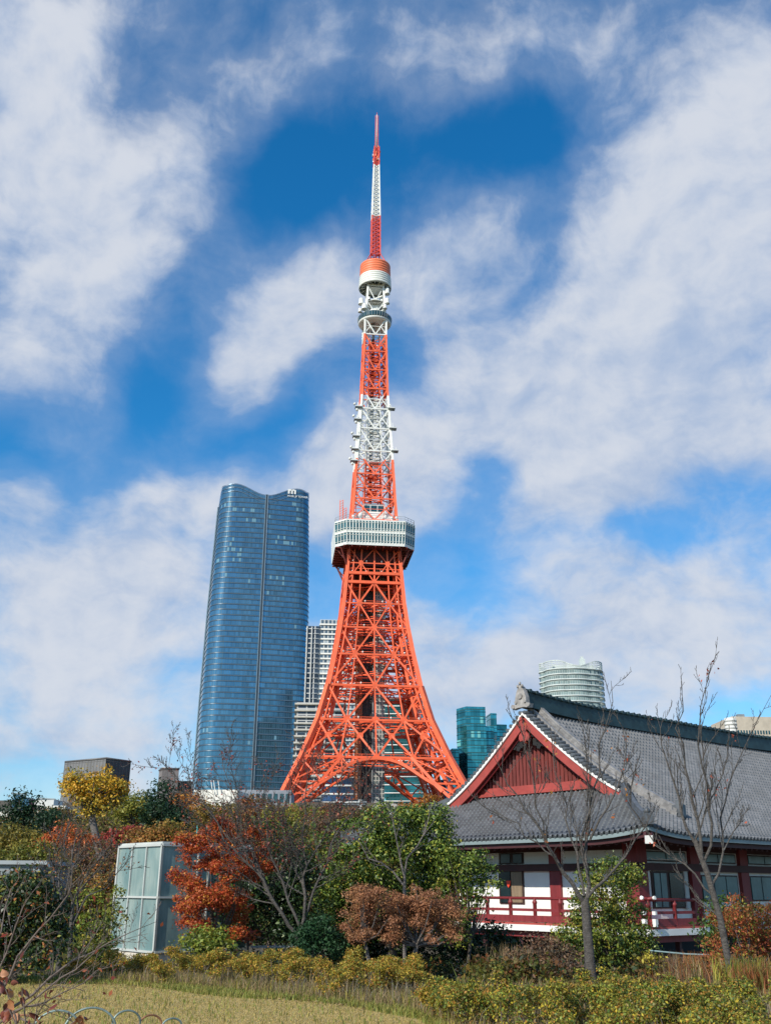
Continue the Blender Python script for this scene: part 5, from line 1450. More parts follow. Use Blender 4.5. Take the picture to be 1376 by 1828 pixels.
def clump_leaves(blobs, sub_r, leaf, palette, dens=1.0, up=0.35, accent=None, accent_p=0.0, hollow=.55):
    """blobs: [(center, (rx,ry,rz))] -> leaves on the shells of many sub-clumps inside them; returns arrays"""
    C = []; N = []; S = []; K = []; cl = []
    for (c, r) in blobs:
        c = np.array(c); r = np.array(r); area = 4 * PI * (r[0] * r[1] * r[2]) ** (2 / 3)
        k = max(3, int(area / (PI * sub_r ** 2) * 1.25))
        d = RNG.normal(size=(k, 3)); d /= np.linalg.norm(d, axis=1, keepdims=True)
        rad = hollow + (1 - hollow) * RNG.random((k, 1)) ** .6
        sc = c + d * r * rad * .92; sr = sub_r * (0.6 + .7 * RNG.random(k))
        for j in range(k):
            n = max(8, int(dens * 2.6 * sr[j] ** 2 * PI / (leaf * leaf)))
            dd = RNG.normal(size=(n, 3)); dd[:, 2] += up; dd /= np.linalg.norm(dd, axis=1, keepdims=True)
            rr = sr[j] * (.35 + .75 * RNG.random((n, 1)) ** .7) * (1 + .8 * RNG.random((n, 1)) ** 5)
            p = sc[j] + dd * rr * np.array([1.15, 1.15, .75])
            nn = dd * .7 + RNG.normal(size=(n, 3)) * .55 + np.array([0, 0, .25])
            base = palette[RNG.integers(len(palette))]
            pk = palette[RNG.integers(len(palette), size=n)]
            col = (base * .55 + pk * .45) * (0.75 + .5 * RNG.random((n, 1)))
            if accent is not None:
                m = RNG.random(n) < accent_p; col[m] = accent[RNG.integers(len(accent), size=int(m.sum()))]
            C.append(p); N.append(nn); S.append(leaf * (.6 + .8 * RNG.random(n))); K.append(col); cl.append((sc[j], sr[j]))
    return np.concatenate(C), np.concatenate(N), np.concatenate(S), np.clip(np.concatenate(K), .003, .9), cl

def pblob(px, py, rx, ry, Y, depth=None):
    """crown lobe: centre and radii in photograph pixels, standing Y metres away"""
    c = at(px, py, Y); m = (at(px + 10, py, Y) - c).length / 10
    return (tuple(c), (rx * m, (depth if depth else min(rx, ry * 1.3)) * m, ry * m))

def tree(name, label, cat, Y, blobs, base_px, palette, leaf=.1, sub=.45, dens=1.0, trunk_r=.12, bark=None, material=None, accent=None, accent_p=0.0, group=None, hollow=.55, up=.35, limbs=True, trunk_name='trunk', crown_name='crown', jitter=1.0):
    bl = [pblob(*b[:4], Y + (b[4] if len(b) > 4 else RNG.uniform(-.3, .3) * jitter)) for b in blobs]
    bp = at(base_px[0], base_px[1], Y); gz = ground_h(bp.x, bp.y); base = Vector((bp.x, bp.y, gz))
    T = thing(name, label, cat, tuple(base), group)
    C_, N_, S_, K_, cl = clump_leaves(bl, sub, leaf, palette, dens, up, accent, accent_p, hollow)
    leaf_mesh(crown_name, C_, N_, S_, K_, T, material)
    mb = MB()
    cen = sum((Vector(b[0]) for b in bl), Vector()) / len(bl)
    fork = base.lerp(Vector((cen.x, cen.y, min(b[0][2] - b[1][2] * .5 for b in bl))), 1.0)
    if fork.z < gz + .3: fork.z = gz + .3
    mid = base.lerp(fork, .5) + Vector((RNG.uniform(-.08, .08), RNG.uniform(-.08, .08), 0))
    mb.tube([base - Vector((0, 0, .3)), mid, fork], [trunk_r * 1.15, trunk_r, trunk_r * .85], 8)
    if limbs:
        idx = RNG.permutation(len(cl))[:min(len(cl), 14 + 4 * len(bl), 30)]
        for i in idx:
            p = Vector(cl[i][0]); m1 = fork.lerp(p, .5) + Vector((0, 0, -.12 * (p - fork).length))
            mb.tube([fork, m1, p], [trunk_r * .5, trunk_r * .3, trunk_r * .1], 5)
    mb.build(trunk_name, bark or M_BARK, T)
    return T

def pads(cx, cy, rx, ry, n, prx, pry, seed, bottom=.35):
    """flat foliage pads scattered over a domed outline, as on a maple"""
    r = random.Random(seed); out = []
    while len(out) < n:
        x, y = r.uniform(-1, 1), r.uniform(-1, bottom)
        if x * x + y * y > 1 or (x * x + y * y < .25 and r.random() < .5): continue
        k = r.uniform(.6, 1.3); out.append((cx + x * rx, cy + y * ry, prx * k, pry * k, r.uniform(-1, 1) * .9))
    return out

# ---- bare trees: hand-laid limbs (pixels at a distance), then branching twigs
def branch_pts(p0, d, L, n, wob, up, rnd):
    pts = [p0]; d = d.normalized(); 
    for i in range(n):
        d = (d + Vector((rnd.gauss(0, wob), rnd.gauss(0, wob), rnd.gauss(0, wob) + up))).normalized()
        pts.append(pts[-1] + d * (L / n))
    return pts
def grow(mb, pts, r0, r1, lvl, rnd, kids, spread, lenf, up=.06, ends=None, minr=.006, tmin=.2):
    n = len(pts); rad = [r0 + (r1 - r0) * i / (n - 1) for i in range(n)]
    mb.tube(pts, rad, 7 if lvl == 0 else (5 if lvl == 1 else 3))
    L = sum((b - a).length for a, b in zip(pts, pts[1:]))
    if ends is not None and lvl >= 1: ends.append((pts[-1], (pts[-1] - pts[-2]).normalized()))
    if lvl >= len(kids): return
    for k in range(kids[lvl]):
        f = tmin + (1 - tmin - .03) * (k + rnd.random()) / kids[lvl]; x = f * (n - 1); i = min(n - 2, int(x)); p = pts[i].lerp(pts[i + 1], x - i)
        d = (pts[i + 1] - pts[i]).normalized(); side = d.orthogonal().normalized(); side.rotate(Matrix.Rotation(rnd.uniform(0, 2 * PI), 3, d).to_quaternion())
        ang = rnd.uniform(.6, 1.2) * spread; nd = d * math.cos(ang) + side * math.sin(ang)
        ln = L * lenf * rnd.uniform(.55, 1.15) * (1.1 - .5 * f)
        rr = max(minr, (r0 + (r1 - r0) * f) * .5)
        grow(mb, branch_pts(p, nd, ln, 5 if lvl < 2 else 3, .12, up, rnd), rr, max(minr * .6, rr * .25), lvl + 1, rnd, kids, spread, lenf * .9, up, ends, minr)

def bare_tree(name, label, Y, trunk, limbs, r_trunk, seed, bark=None, kids=(6, 4, 2), lenf=.42, spread=.75, leaves=None, base_z=None, minr=.006, dz=.8, group=None, leafsize=.07, up=.06, nleaf=(2, 7), rs=1.0):
    rnd = random.Random(seed)
    pts = [at(x, y, Y) for x, y in trunk]; b = pts[0].copy(); gz = ground_h(b.x, b.y)
    T = thing(name, label, 'tree', (b.x, b.y, gz), group)
    mb = MB(); n = len(pts)
    full = [Vector((b.x, b.y, gz - .25))] + pts if b.z > gz + .05 else [Vector((b.x, b.y, b.z - .3))] + pts
    rad = [r_trunk * 1.25, r_trunk * 1.08] + [r_trunk * (1 - .25 * i / max(1, n - 1)) for i in range(1, n)]
    mb.tube(full, rad, 12)
    mb.build('trunk', bark or M_BARK_GREY, T)
    ends = []
    for li, (lp, r0) in enumerate(limbs):
        r0 *= rs
        mb = MB(); dy = 0; q = []; amp = rnd.uniform(-1, 1) * dz
        for i, (x, y) in enumerate(lp):
            f = i / max(1, len(lp) - 1); q.append(at(x, y, Y + amp * f))
        # refine with a little wander
        rp = [q[0]]
        for a, c in zip(q, q[1:]):
            m_ = a.lerp(c, .5); w_ = (c - a).length * .07; rp += [m_ + Vector((rnd.gauss(0, w_), rnd.gauss(0, w_), rnd.gauss(0, w_))), c]
        grow(mb, rp, r0, max(minr * .8, r0 * .09), 0, rnd, kids, spread, lenf, up, ends, minr)
        mb.build('limb', bark or M_BARK_GREY, T)
    if leaves:
        cnt, palette, zmin, zmax = leaves
        e = [x for x in ends if zmin < x[0].z < zmax]; rnd.shuffle(e); e = e[:cnt]; C = []
        for (p, d) in e:
            for _ in range(rnd.randint(*nleaf)): C.append(p - d * rnd.uniform(0, .35) + Vector((rnd.gauss(0, .06), rnd.gauss(0, .06), rnd.gauss(-.03, .06))))
        if C:
            C = np.array([tuple(c) for c in C]); n = len(C)
            leaf_mesh('leaves', C, RNG.normal(size=(n, 3)), leafsize * (.6 + .7 * RNG.random(n)), palette[RNG.integers(len(palette), size=n)] * (.7 + .5 * RNG.random((n, 1))), T)
    return T

M_BARK_DK = mat('grey_brown_bark', (0.095, 0.085, 0.075), 0.9, var=0.4, vscale=9, bump=0.8, bscale=30, stretch=(1, 1, 3))
def vegetation():
    # ============ far trees on the hillside, left to middle (Y 60..200)
    t = tree
    t('pine_tree', 'dark green pine at the far left in front of the cream house', 'tree', 88, [(45, 1436, 26, 20), (30, 1462, 30, 22), (80, 1462, 22, 20), (52, 1480, 46, 24)], (45, 1520), P_PINE, .26, .8, 1.1, .3)
    t('dark_shrub_tree', 'small dark evergreen right below the pine at far left', 'tree', 80, [(88, 1474, 16, 22), (70, 1490, 30, 20)], (80, 1540), P_PINE, .24, .7, 1, .2)
    t('yellow_tree', 'bright yellow and green tree in front of the dark metal hall', 'tree', 76, [(145, 1394, 26, 18), (192, 1380, 9, 10), (124, 1384, 10, 10), (222, 1408, 10, 9), (172, 1398, 20, 18), (178, 1412, 48, 26), (120, 1400, 12, 10), (140, 1412, 28, 24), (205, 1420, 22, 20), (170, 1440, 44, 18)], (206, 1490), P_YELLOW * np.array([1.12, 1.0, 1.0]), .2, .5, 1.1, .28, M_BARK_GREY, accent=P_GREEN, accent_p=.12)
    t('olive_tree', 'olive green tree right of the yellow tree on the hill', 'tree', 92, [(250, 1436, 24, 24), (232, 1460, 30, 24), (262, 1466, 30, 24)], (248, 1520), P_YGREEN, .26, .75, 1, .25)
    t('dark_evergreen', 'dark evergreen with pointed top below the stone clad tower', 'tree', 84, [(288, 1424, 24, 22), (300, 1450, 34, 26), (320, 1476, 26, 24), (278, 1462, 22, 26)], (300, 1530), P_PINE, .24, .7, 1.1, .25)
    t('orange_tree', 'glowing orange tree below the round dark tower', 'tree', 95, [(338, 1440, 24, 20), (352, 1456, 20, 22), (322, 1432, 14, 12)], (340, 1520), P_ORANGE, .24, .7, 1.1, .22)
    t('golden_tree', 'dull golden tree between orange tree and white box building', 'tree', 90, [(372, 1462, 26, 18), (395, 1452, 26, 16), (360, 1486, 34, 18)], (380, 1530), pal((.30, .22, .04), (.22, .16, .04), (.35, .22, .045)), .24, .7, 1, .22)
    t('pine_tree', 'dark pine just below the white box building', 'tree', 120, [(392, 1446, 26, 10), (425, 1452, 22, 10)], (400, 1500), P_PINE, .3, .8, 1, .2)
    t('russet_tree', 'russet tree in front of the grey windowed house', 'tree', 100, [(450, 1442, 30, 18), (425, 1462, 28, 18), (470, 1456, 24, 18)], (440, 1520), P_RUSSET, .24, .7, 1, .2)
    t('crimson_tree', 'crimson maple on the slope left of the glass shaft top', 'tree', 60, [(222, 1486, 22, 14), (200, 1500, 28, 14), (238, 1500, 18, 16)], (215, 1560), pal((.42, .05, .035), (.30, .05, .035), (.25, .06, .045)), .17, .5, .85, .15)
    t('rusty_shrub_tree', 'rust orange bush directly above the glass shaft', 'tree', 56, [(272, 1492, 40, 18), (310, 1490, 34, 18), (250, 1500, 30, 16), (300, 1506, 44, 14)], (280, 1560), P_RUSSET * np.array([1.2, 1.35, 1]), .15, .45, 1, .12)
    t('ochre_bush', 'ochre yellow bush at the far left below the pine', 'bush', 62, [(24, 1500, 40, 24), (0, 1520, 44, 26), (70, 1516, 36, 24)], (30, 1570), pal((.25, .20, .035), (.16, .16, .035), (.32, .22, .04)), .17, .5, 1, .12)
    t('red_orange_tree', 'red and orange tree above the dark bush on the left', 'tree', 58, [(112, 1492, 30, 18), (140, 1506, 30, 20), (95, 1508, 22, 16)], (120, 1570), P_ORANGE * np.array([.85, .6, .9]), .15, .45, .9, .12, accent=P_RED, accent_p=.25)
    t('plum_brown_tree', 'brownish plum tree thinly leaved left of the glass shaft', 'tree', 54, [(170, 1535, 42, 34), (130, 1540, 30, 28), (195, 1560, 24, 40)], (165, 1620), P_DUSKY, .13, .45, .6, .12)
    t('olive_bush', 'olive bush behind the pale flat roof at far left', 'bush', 50, [(60, 1530, 50, 22), (20, 1540, 40, 20), (105, 1545, 26, 22)], (60, 1590), P_YGREEN * .8, .14, .45, 1, .1)
    t('orange_bush', 'orange tinted bush against the left side of the glass shaft', 'bush', 36, [(160, 1590, 42, 26), (190, 1570, 22, 26), (175, 1630, 34, 34), (140, 1620, 30, 30)], (165, 1700), P_MIXED, .10, .32, 1, .06, accent=P_ORANGE, accent_p=.25)
    t('lime_bush', 'lime green bush on the slope left of the glass shaft', 'bush', 34, [(165, 1602, 28, 16), (200, 1640, 14, 26), (150, 1650, 22, 22)], (165, 1710), P_LIME, .10, .3, .9, .05)
    for i, (px, py, s, Y, P, lab) in enumerate(((505, 1462, 34, 70, P_YGREEN, 'yellow green tree below the left foot of the orange tower'), (545, 1470, 34, 78, P_RUSSET, 'brown tinted tree below the left part of the tower arch'),
                                          (590, 1478, 34, 74, P_DUSKY, 'dusky thin tree below the middle of the tower arch'), (470, 1490, 30, 66, P_DARK, 'dark green tree behind the red maple'),
                                          (640, 1484, 30, 84, P_GREEN, 'green tree left of the pale vaulted pavilion'), (425, 1494, 26, 64, P_MIXED, 'mottled autumn tree right of the golden tree'))):
        t('hill_tree', lab, 'tree', Y, [(px, py, s, 22), (px - 14, py + 22, s, 24), (px + 16, py + 26, s, 24)], (px, py + 70), P, .16, .5, .95, .2)
    t('orange_hedge_tree', 'orange brown hedge climbing to the temple roof edge beneath the tower', 'hedge', 100, [(745, 1438, 26, 9), (775, 1430, 20, 9), (722, 1450, 20, 12)], (750, 1500), P_ORANGE * .75, .24, .6, 1.1, .15)
    for i, (px, py, s_, Y, P, lab) in enumerate(((545, 1448, 26, 125, P_YGREEN, 'far yellow green tree at the left foot of the tower arch'), (590, 1452, 24, 130, P_RUSSET * .8, 'far rusty tree under the left half of the tower arch'),
            (632, 1450, 22, 135, P_DUSKY, 'far dull brown tree left of the vaulted pavilion'), (505, 1450, 22, 120, P_MIXED, 'far mottled tree at the left foot of the tower'), (672, 1462, 22, 110, P_GREEN * .8, 'far dark green tree in front of the vaulted pavilion'), (735, 1456, 24, 105, P_YGREEN, 'far olive tree right of the vaulted pavilion'))):
        t('distant_tree', lab, 'tree', Y, [(px, py, s_, 11), (px - 12, py + 12, s_, 14), (px + 12, py + 14, s_, 14)], (px, py + 50), P, .26, .7, .9, .2)
    # ground cover on the hill
    blobs = []
    rnd = random.Random(5)
    for i in range(260):
        y = rnd.uniform(34, 150); x = rnd.uniform(-.42, .12) * y
        if y < 48 and x > -8: continue
        r = rnd.uniform(.8, 1.6) * (1 + y / 90)
        blobs.append(((x, y, ground_h(x, y) + r * .25), (r * 1.3, r * 1.3, r * .8)))
    PC = np.concatenate([P_MIXED, P_DUSKY, P_YGREEN * .8, P_DARK * 1.5])
    C_, N_, S_, K_, cl = clump_leaves(blobs, .8, .30, PC, .8, .5)
    o = leaf_mesh('hillside_shrubs', C_, N_, S_, K_); tag(o, 'mixed brown and green undergrowth covering the hillside', 'undergrowth', kind='stuff')
    # ============ middle distance
    # dark evergreen mass behind the maple
    t('camellia_tree', 'dark glossy evergreen behind the red maple and bare cherry', 'tree', 31.5, [(440, 1590, 60, 50), (500, 1560, 60, 60), (545, 1600, 50, 60), (470, 1650, 70, 40), (540, 1655, 60, 40), (415, 1640, 40, 40)], (470, 1700), P_DARK, .1, .3, 1.1, .1, None, M_GLOSSLEAF, accent=P_GREEN, accent_p=.12)
    t('mid_green_tree', 'mid green tree behind the upper limbs of the bare cherry', 'tree', 36, [(470, 1510, 46, 34), (530, 1500, 40, 40), (570, 1540, 36, 50), (430, 1540, 36, 36)], (500, 1680), np.concatenate([P_GREEN, P_YGREEN * .8]), .12, .4, .8, .1, accent=P_RUSSET, accent_p=.2)
    # bayberry evergreen, upright rosettes
    t('bayberry_tree', 'large dense evergreen with yellow green tips left of the temple', 'tree', 30, [(640, 1500, 50, 46), (700, 1480, 60, 46), (752, 1500, 58, 60), (790, 1540, 40, 50), (620, 1560, 52, 60), (690, 1560, 80, 60), (600, 1620, 44, 46), (768, 1464, 34, 26), (640, 1650, 60, 46), (720, 1640, 60, 60), (790, 1610, 40, 60)], (700, 1715), P_GREEN, .092, .24, 1.1, .12, None, M_GLOSSLEAF, accent=P_LIME, accent_p=.42, up=.9)
    t('bayberry_sapling', 'yellow green leafy sapling in front of the temple left wall', 'tree', 29, [(838, 1556, 28, 30), (812, 1585, 30, 40), (862, 1562, 24, 18), (830, 1622, 24, 34), (815, 1660, 24, 34), (880, 1578, 12, 12), (848, 1535, 14, 16), (800, 1540, 20, 30), (850, 1600, 18, 16)], (822, 1712), np.concatenate([P_LIME, P_GREEN]), .09, .18, 1.05, .05, None, M_GLOSSLEAF, up=.9)
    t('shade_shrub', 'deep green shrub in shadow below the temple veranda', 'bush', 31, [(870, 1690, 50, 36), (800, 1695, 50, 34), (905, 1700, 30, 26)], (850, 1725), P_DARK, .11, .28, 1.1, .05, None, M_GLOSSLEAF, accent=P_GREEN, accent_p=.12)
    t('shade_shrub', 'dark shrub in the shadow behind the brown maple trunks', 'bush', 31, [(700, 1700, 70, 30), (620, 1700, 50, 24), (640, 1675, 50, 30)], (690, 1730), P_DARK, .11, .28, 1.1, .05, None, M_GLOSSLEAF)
    # red maple in layered sprays
    sprays = pads(385, 1540, 70, 72, 40, 24, 8, 3, 1.0) + pads(385, 1635, 56, 52, 34, 22, 8, 4, 1.0) + [(400, 1600, 30, 20, .6), (395, 1540, 40, 24, .7)] + pads(430, 1530, 50, 50, 16, 20, 8, 5, 1.0) + [(340, 1515, 22, 9, 0), (335, 1535, 20, 8, 0), (430, 1596, 20, 8, 0)]
    t('red_maple', 'fiery red orange maple leaning over the glass shaft', 'tree', 27, sprays, (430, 1705), P_RED * np.array([.8, .75, .9]), .06, .13, 1.15, .05, M_BARK, accent=P_ORANGE, accent_p=.2, hollow=.2)
    t('red_maple', 'small red maple spray low beside the bare cherry trunk', 'tree', 28.5, [(436, 1668, 16, 9), (452, 1675, 12, 7)], (450, 1705), P_RED, .08, .16, .9, .03)
    t('round_bush', 'rounded lime green bush at the foot of the red maple', 'bush', 25.5, [(372, 1680, 42, 22), (345, 1690, 28, 16), (400, 1690, 26, 16)], (370, 1715), P_LIME, .08, .2, 1.1, .04)
    t('juniper_bush', 'dense blue green conifer bush beside the bare cherry trunk', 'bush', 25.5, [(560, 1665, 40, 20), (545, 1685, 30, 22), (590, 1690, 32, 20), (570, 1650, 24, 12)], (565, 1715), pal((.02, .06, .025), (.03, .085, .03), (.045, .11, .04)), .07, .2, 1.2, .04)
    # brown leaf maples
    t('brown_maple', 'brown leaved maple on a slender straight trunk', 'tree', 25.2, pads(660, 1640, 42, 58, 30, 17, 7, 11, .6) + [(655, 1625, 24, 20, .5), (665, 1655, 20, 14, .4)], (670, 1735), P_BROWN, .05, .13, 1.1, .05, M_BARK_GREY, hollow=.3)
    t('brown_maple', 'wider brown leaved maple with forked trunk nearest the temple', 'tree', 25.6, pads(748, 1650, 66, 66, 56, 19, 7, 12, .5) + [(745, 1625, 40, 24, .6), (770, 1650, 34, 18, .6)], (728, 1728), P_BROWN, .05, .13, 1.1, .07, M_BARK_GREY, hollow=.3)
    # shrub by the temple corner
    t('holly_shrub', 'tall glossy green shrub in front of the temple corner column', 'bush', 27, [(1080, 1565, 50, 30), (1120, 1580, 30, 34), (1055, 1620, 44, 36), (1110, 1625, 40, 34), (1030, 1680, 40, 34), (1090, 1685, 56, 40), (1140, 1690, 30, 40)], (1085, 1745), np.concatenate([P_GREEN, P_YGREEN]), .075, .2, 1.1, .06, None, M_GLOSSLEAF, accent=P_LIME, accent_p=.22)
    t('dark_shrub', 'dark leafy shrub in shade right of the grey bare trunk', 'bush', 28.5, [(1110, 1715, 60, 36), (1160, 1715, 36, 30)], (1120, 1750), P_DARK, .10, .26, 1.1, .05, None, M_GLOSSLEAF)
    t('small_yellow_tree', 'small sapling with bright yellow leaves under the veranda corner', 'tree', 23, [(1160, 1712, 14, 9), (1178, 1722, 16, 10), (1172, 1735, 12, 8), (1190, 1728, 10, 7), (1148, 1722, 8, 7)], (1162, 1770), pal((.5, .42, .04), (.42, .38, .05), (.55, .45, .06)), .08, .12, .8, .025, None, hollow=.2)
    # right edge: reddish shrubs
    t('red_leaf_tree', 'red leaved maple bush at the right edge in front of the temple', 'tree', 22, pads(1335, 1690, 78, 86, 50, 24, 8, 14, .8) + [(1350, 1690, 40, 30), (1362, 1640, 20, 12), (1300, 1655, 16, 8)], (1345, 1790), P_RUSSET * np.array([1.25, .8, .9]), .055, .15, .9, .06, M_BARK_GREY, hollow=.3, accent=P_YGREEN, accent_p=.2)
    t('green_shrub', 'green shrub behind the leaning bare trunk near the veranda end', 'bush', 25.5, [(1290, 1625, 34, 26), (1270, 1660, 26, 20), (1330, 1650, 30, 30), (1275, 1690, 20, 16)], (1290, 1740), P_GREEN, .09, .24, .9, .05, None, M_GLOSSLEAF)
    t('reddish_shrub', 'low rust tinted shrub between ferns and grey bare trunk', 'bush', 25, [(965, 1700, 40, 26), (1000, 1720, 36, 22), (930, 1715, 30, 22)], (970, 1750), P_DUSKY * 1.1, .07, .2, .8, .04, None)
    # dark left bush
    t('dark_left_bush', 'big dark evergreen bush at the left edge behind bare twigs', 'bush', 19, [(20, 1600, 60, 50), (70, 1620, 50, 50), (-30, 1640, 60, 60), (60, 1680, 60, 44), (0, 1690, 60, 40)], (40, 1750), P_DARK, .075, .26, 1.35, .06, None, M_GLOSSLEAF, accent=np.concatenate([P_YGREEN, P_RUSSET]), accent_p=.2)
    t('ivy_bush', 'green vine covered bush clinging to left edge of the glass shaft', 'bush', 26, [(196, 1650, 20, 40), (185, 1700, 26, 24), (150, 1700, 30, 24), (207, 1592, 10, 12), (200, 1615, 10, 14)], (185, 1740), np.concatenate([P_GREEN, P_YGREEN]), .08, .2, .8, .04)
    # ============ bare trees
    # cherry in the middle
    bare_tree('bare_cherry', 'large dark bare cherry tree with twin trunks and sparse red leaves', 26,
        [(534, 1712), (533, 1685), (536, 1660)],
        [([(533, 1680), (515, 1652), (492, 1615), (470, 1570), (440, 1540), (400, 1500), (360, 1430), (335, 1370)], .085),
         ([(492, 1615), (470, 1560), (450, 1520), (425, 1470), (410, 1400), (395, 1345)], .06),
         ([(536, 1660), (545, 1600), (548, 1545), (540, 1490), (545, 1420), (560, 1340)], .075),
         ([(536, 1655), (515, 1610), (500, 1560), (478, 1500), (470, 1440), (480, 1370)], .065),
         ([(540, 1650), (560, 1590), (585, 1540), (600, 1490), (640, 1440), (660, 1400)], .06),
         ([(545, 1600), (530, 1560), (510, 1510), (500, 1460), (520, 1390)], .05),
         ([(470, 1570), (430, 1520), (390, 1470), (330, 1410), (290, 1360)], .045),
         ([(548, 1545), (575, 1500), (600, 1440), (610, 1380)], .04)],
        .11, 7, rs=.6, minr=.0062, kids=(15, 8, 5), lenf=.42, leaves=(620, pal((.30, .07, .05), (.38, .11, .06), (.22, .06, .05)), 2.0, 8.5), leafsize=.07, nleaf=(1, 5), bark=M_BARK_DK)
    # slender tree inside the bayberry
    bare_tree('bare_sapling', 'thin pale bare sapling rising through the evergreen', 28.5, [(722, 1600), (722, 1560)],
        [([(722, 1565), (712, 1520), (702, 1470), (690, 1430)], .035), ([(722, 1560), (745, 1510), (765, 1460), (770, 1430)], .03), ([(720, 1580), (680, 1540), (640, 1500), (600, 1480)], .03)], .045, 9, kids=(6, 4), lenf=.36, bark=M_BARK_GREY)
    # straight bare tree in front of the temple gable
    bare_tree('bare_tree', 'grey bare tree with straight trunk before the temple gable side', 24,
        [(1056, 1764), (1051, 1700), (1046, 1640), (1043, 1605)],
        [([(1043, 1612), (1020, 1575), (990, 1530), (970, 1490), (935, 1445), (905, 1400), (880, 1350)], .10),
         ([(1045, 1608), (1048, 1560), (1046, 1500), (1052, 1440), (1070, 1380), (1080, 1300), (1090, 1215)], .085),
         ([(1046, 1605), (1080, 1570), (1115, 1530), (1150, 1478), (1165, 1440)], .07),
         ([(1042, 1600), (1032, 1550), (1020, 1500), (1012, 1440), (990, 1380), (985, 1320)], .06),
         ([(970, 1490), (955, 1440), (950, 1380), (935, 1320), (905, 1270)], .035),
         ([(1052, 1500), (1085, 1440), (1110, 1380), (1118, 1300)], .05),
         ([(1048, 1560), (1035, 1500), (1060, 1430), (1050, 1350), (1040, 1290)], .045),
         ([(1150, 1478), (1125, 1440), (1130, 1380), (1100, 1330)], .035),
         ([(990, 1530), (960, 1505), (925, 1470), (895, 1455), (850, 1430)], .035)],
        .12, 21, rs=.56, kids=(13, 7, 4), lenf=.32, spread=.55, leaves=(26, pal((.5, .16, .05), (.45, .10, .05), (.55, .25, .06)), 2.0, 6.0), up=.13, leafsize=.085, minr=.0062, nleaf=(1, 5), bark=M_BARK_DK)
    # leaning bare tree at right
    bare_tree('bare_tree', 'grey bare tree leaning left at the right before the long roof', 19.5,
        [(1316, 1790), (1300, 1720), (1285, 1640), (1262, 1560), (1240, 1500)],
        [([(1240, 1505), (1215, 1450), (1200, 1390), (1180, 1330), (1185, 1270)], .06),
         ([(1262, 1560), (1250, 1500), (1235, 1430), (1222, 1370), (1205, 1300), (1215, 1215)], .07),
         ([(1275, 1600), (1240, 1560), (1200, 1530), (1170, 1510), (1150, 1480)], .04),
         ([(1255, 1540), (1270, 1470), (1262, 1400), (1245, 1330), (1250, 1260), (1270, 1185)], .055),
         ([(1270, 1580), (1290, 1520), (1285, 1460), (1300, 1400), (1330, 1330), (1376, 1240)], .045),
         ([(1240, 1500), (1260, 1440), (1290, 1380), (1300, 1320)], .035),
         ([(1290, 1520), (1320, 1470), (1335, 1440)], .025), ([(1285, 1640), (1262, 1620), (1235, 1590), (1205, 1545)], .035)],
        .066, 33, rs=.54, kids=(12, 7, 4), lenf=.30, spread=.55, leaves=(16, pal((.5, .12, .06), (.45, .10, .05)), 2.0, 7.0), up=.14, leafsize=.075, minr=.005, nleaf=(1, 4), bark=M_BARK_DK)
    # small thin bare plants left of the temple roof peak
    # left: grey bare thicket
    for i, (bx, tx_, seed) in enumerate(((105, 150, 1), (125, 190, 2), (92, 110, 3))):
        bare_tree('bare_shrub', ('thin bare grey shrub reaching over the hillside left of the glass shaft', 'bare twiggy shrub arching right toward the glass shaft', 'dark upright bare shrub at the edge of the dark bush')[i], 22 + i,
            [(bx, 1720), (bx + 2, 1660), (bx + 6, 1610)],
            [([(bx + 3, 1650), (bx + 14, 1590), (tx_ - 10, 1530), (tx_ + 10, 1470 + 8 * i)], .04), ([(bx + 6, 1610), (bx + 2, 1550), (bx + 10, 1500), (bx + 16, 1440 + 30 * (i % 2))], .035),
             ([(bx + 2, 1660), (bx + 30, 1600), (tx_ + 18, 1560), (tx_ + 40, 1530)], .03), ([(bx, 1690), (bx - 20, 1640), (bx - 36, 1590), (bx - 30, 1540)], .03)],
            .05, 50 + seed, rs=.7, kids=(9, 5, 3), lenf=.36, bark=M_BARK_DK, leaves=(60, P_RUSSET, -1, 5), leafsize=.06)
    # near branches reaching in from the lower left corner with large dark red leaves
    bare_tree('red_leaf_shrub', 'near shrub at lower left with pale twigs and big dark red leaves', 8.0,
        [(-60, 1900), (-40, 1850), (-20, 1825)],
        [([(-20, 1830), (60, 1775), (130, 1715), (200, 1680), (280, 1645)], .016), ([(-30, 1840), (40, 1800), (110, 1745), (170, 1700), (190, 1680)], .014),
         ([(-20, 1825), (20, 1740), (70, 1660), (120, 1600), (130, 1570)], .016), ([(-20, 1830), (-5, 1740), (30, 1650), (60, 1590)], .014), ([(-20, 1840), (80, 1790), (150, 1755), (220, 1720)], .010),
         ([(-40, 1850), (-20, 1700), (10, 1620), (40, 1560)], .013), ([(10, 1810), (60, 1830), (80, 1790), (90, 1760)], .010)],
        .03, 77, rs=.8, kids=(9, 5, 2), nleaf=(1, 2), lenf=.34, bark=mat('pale_twig', (.13, .10, .085), .8, var=.25, vscale=20), leaves=(46, pal((.22, .04, .025), (.32, .08, .04), (.16, .035, .03), (.45, .14, .07)), -1, 3), leafsize=.05, minr=.002, dz=.4, up=.03)
    C = []; rr = random.Random(6)
    for (px, py, n_) in ((12, 1800, 9), (30, 1785, 6), (44, 1772, 4), (6, 1762, 4), (62, 1812, 3), (140, 1822, 6), (78, 1795, 2), (20, 1745, 3)):
        for _ in range(n_): C.append(at(px + rr.gauss(0, 9), py + rr.gauss(0, 9), 7.6 + rr.gauss(0, .1)))
    C = np.array([tuple(c) for c in C]); n = len(C); pp = pal((.20, .04, .025), (.28, .08, .04), (.13, .03, .025), (.45, .20, .09))
    p0 = at(30, 1900, 7.6); T = thing('red_leaf_plant', 'stem with curled dark red leaves at the bottom left corner', 'plant', (p0.x, p0.y, 0))
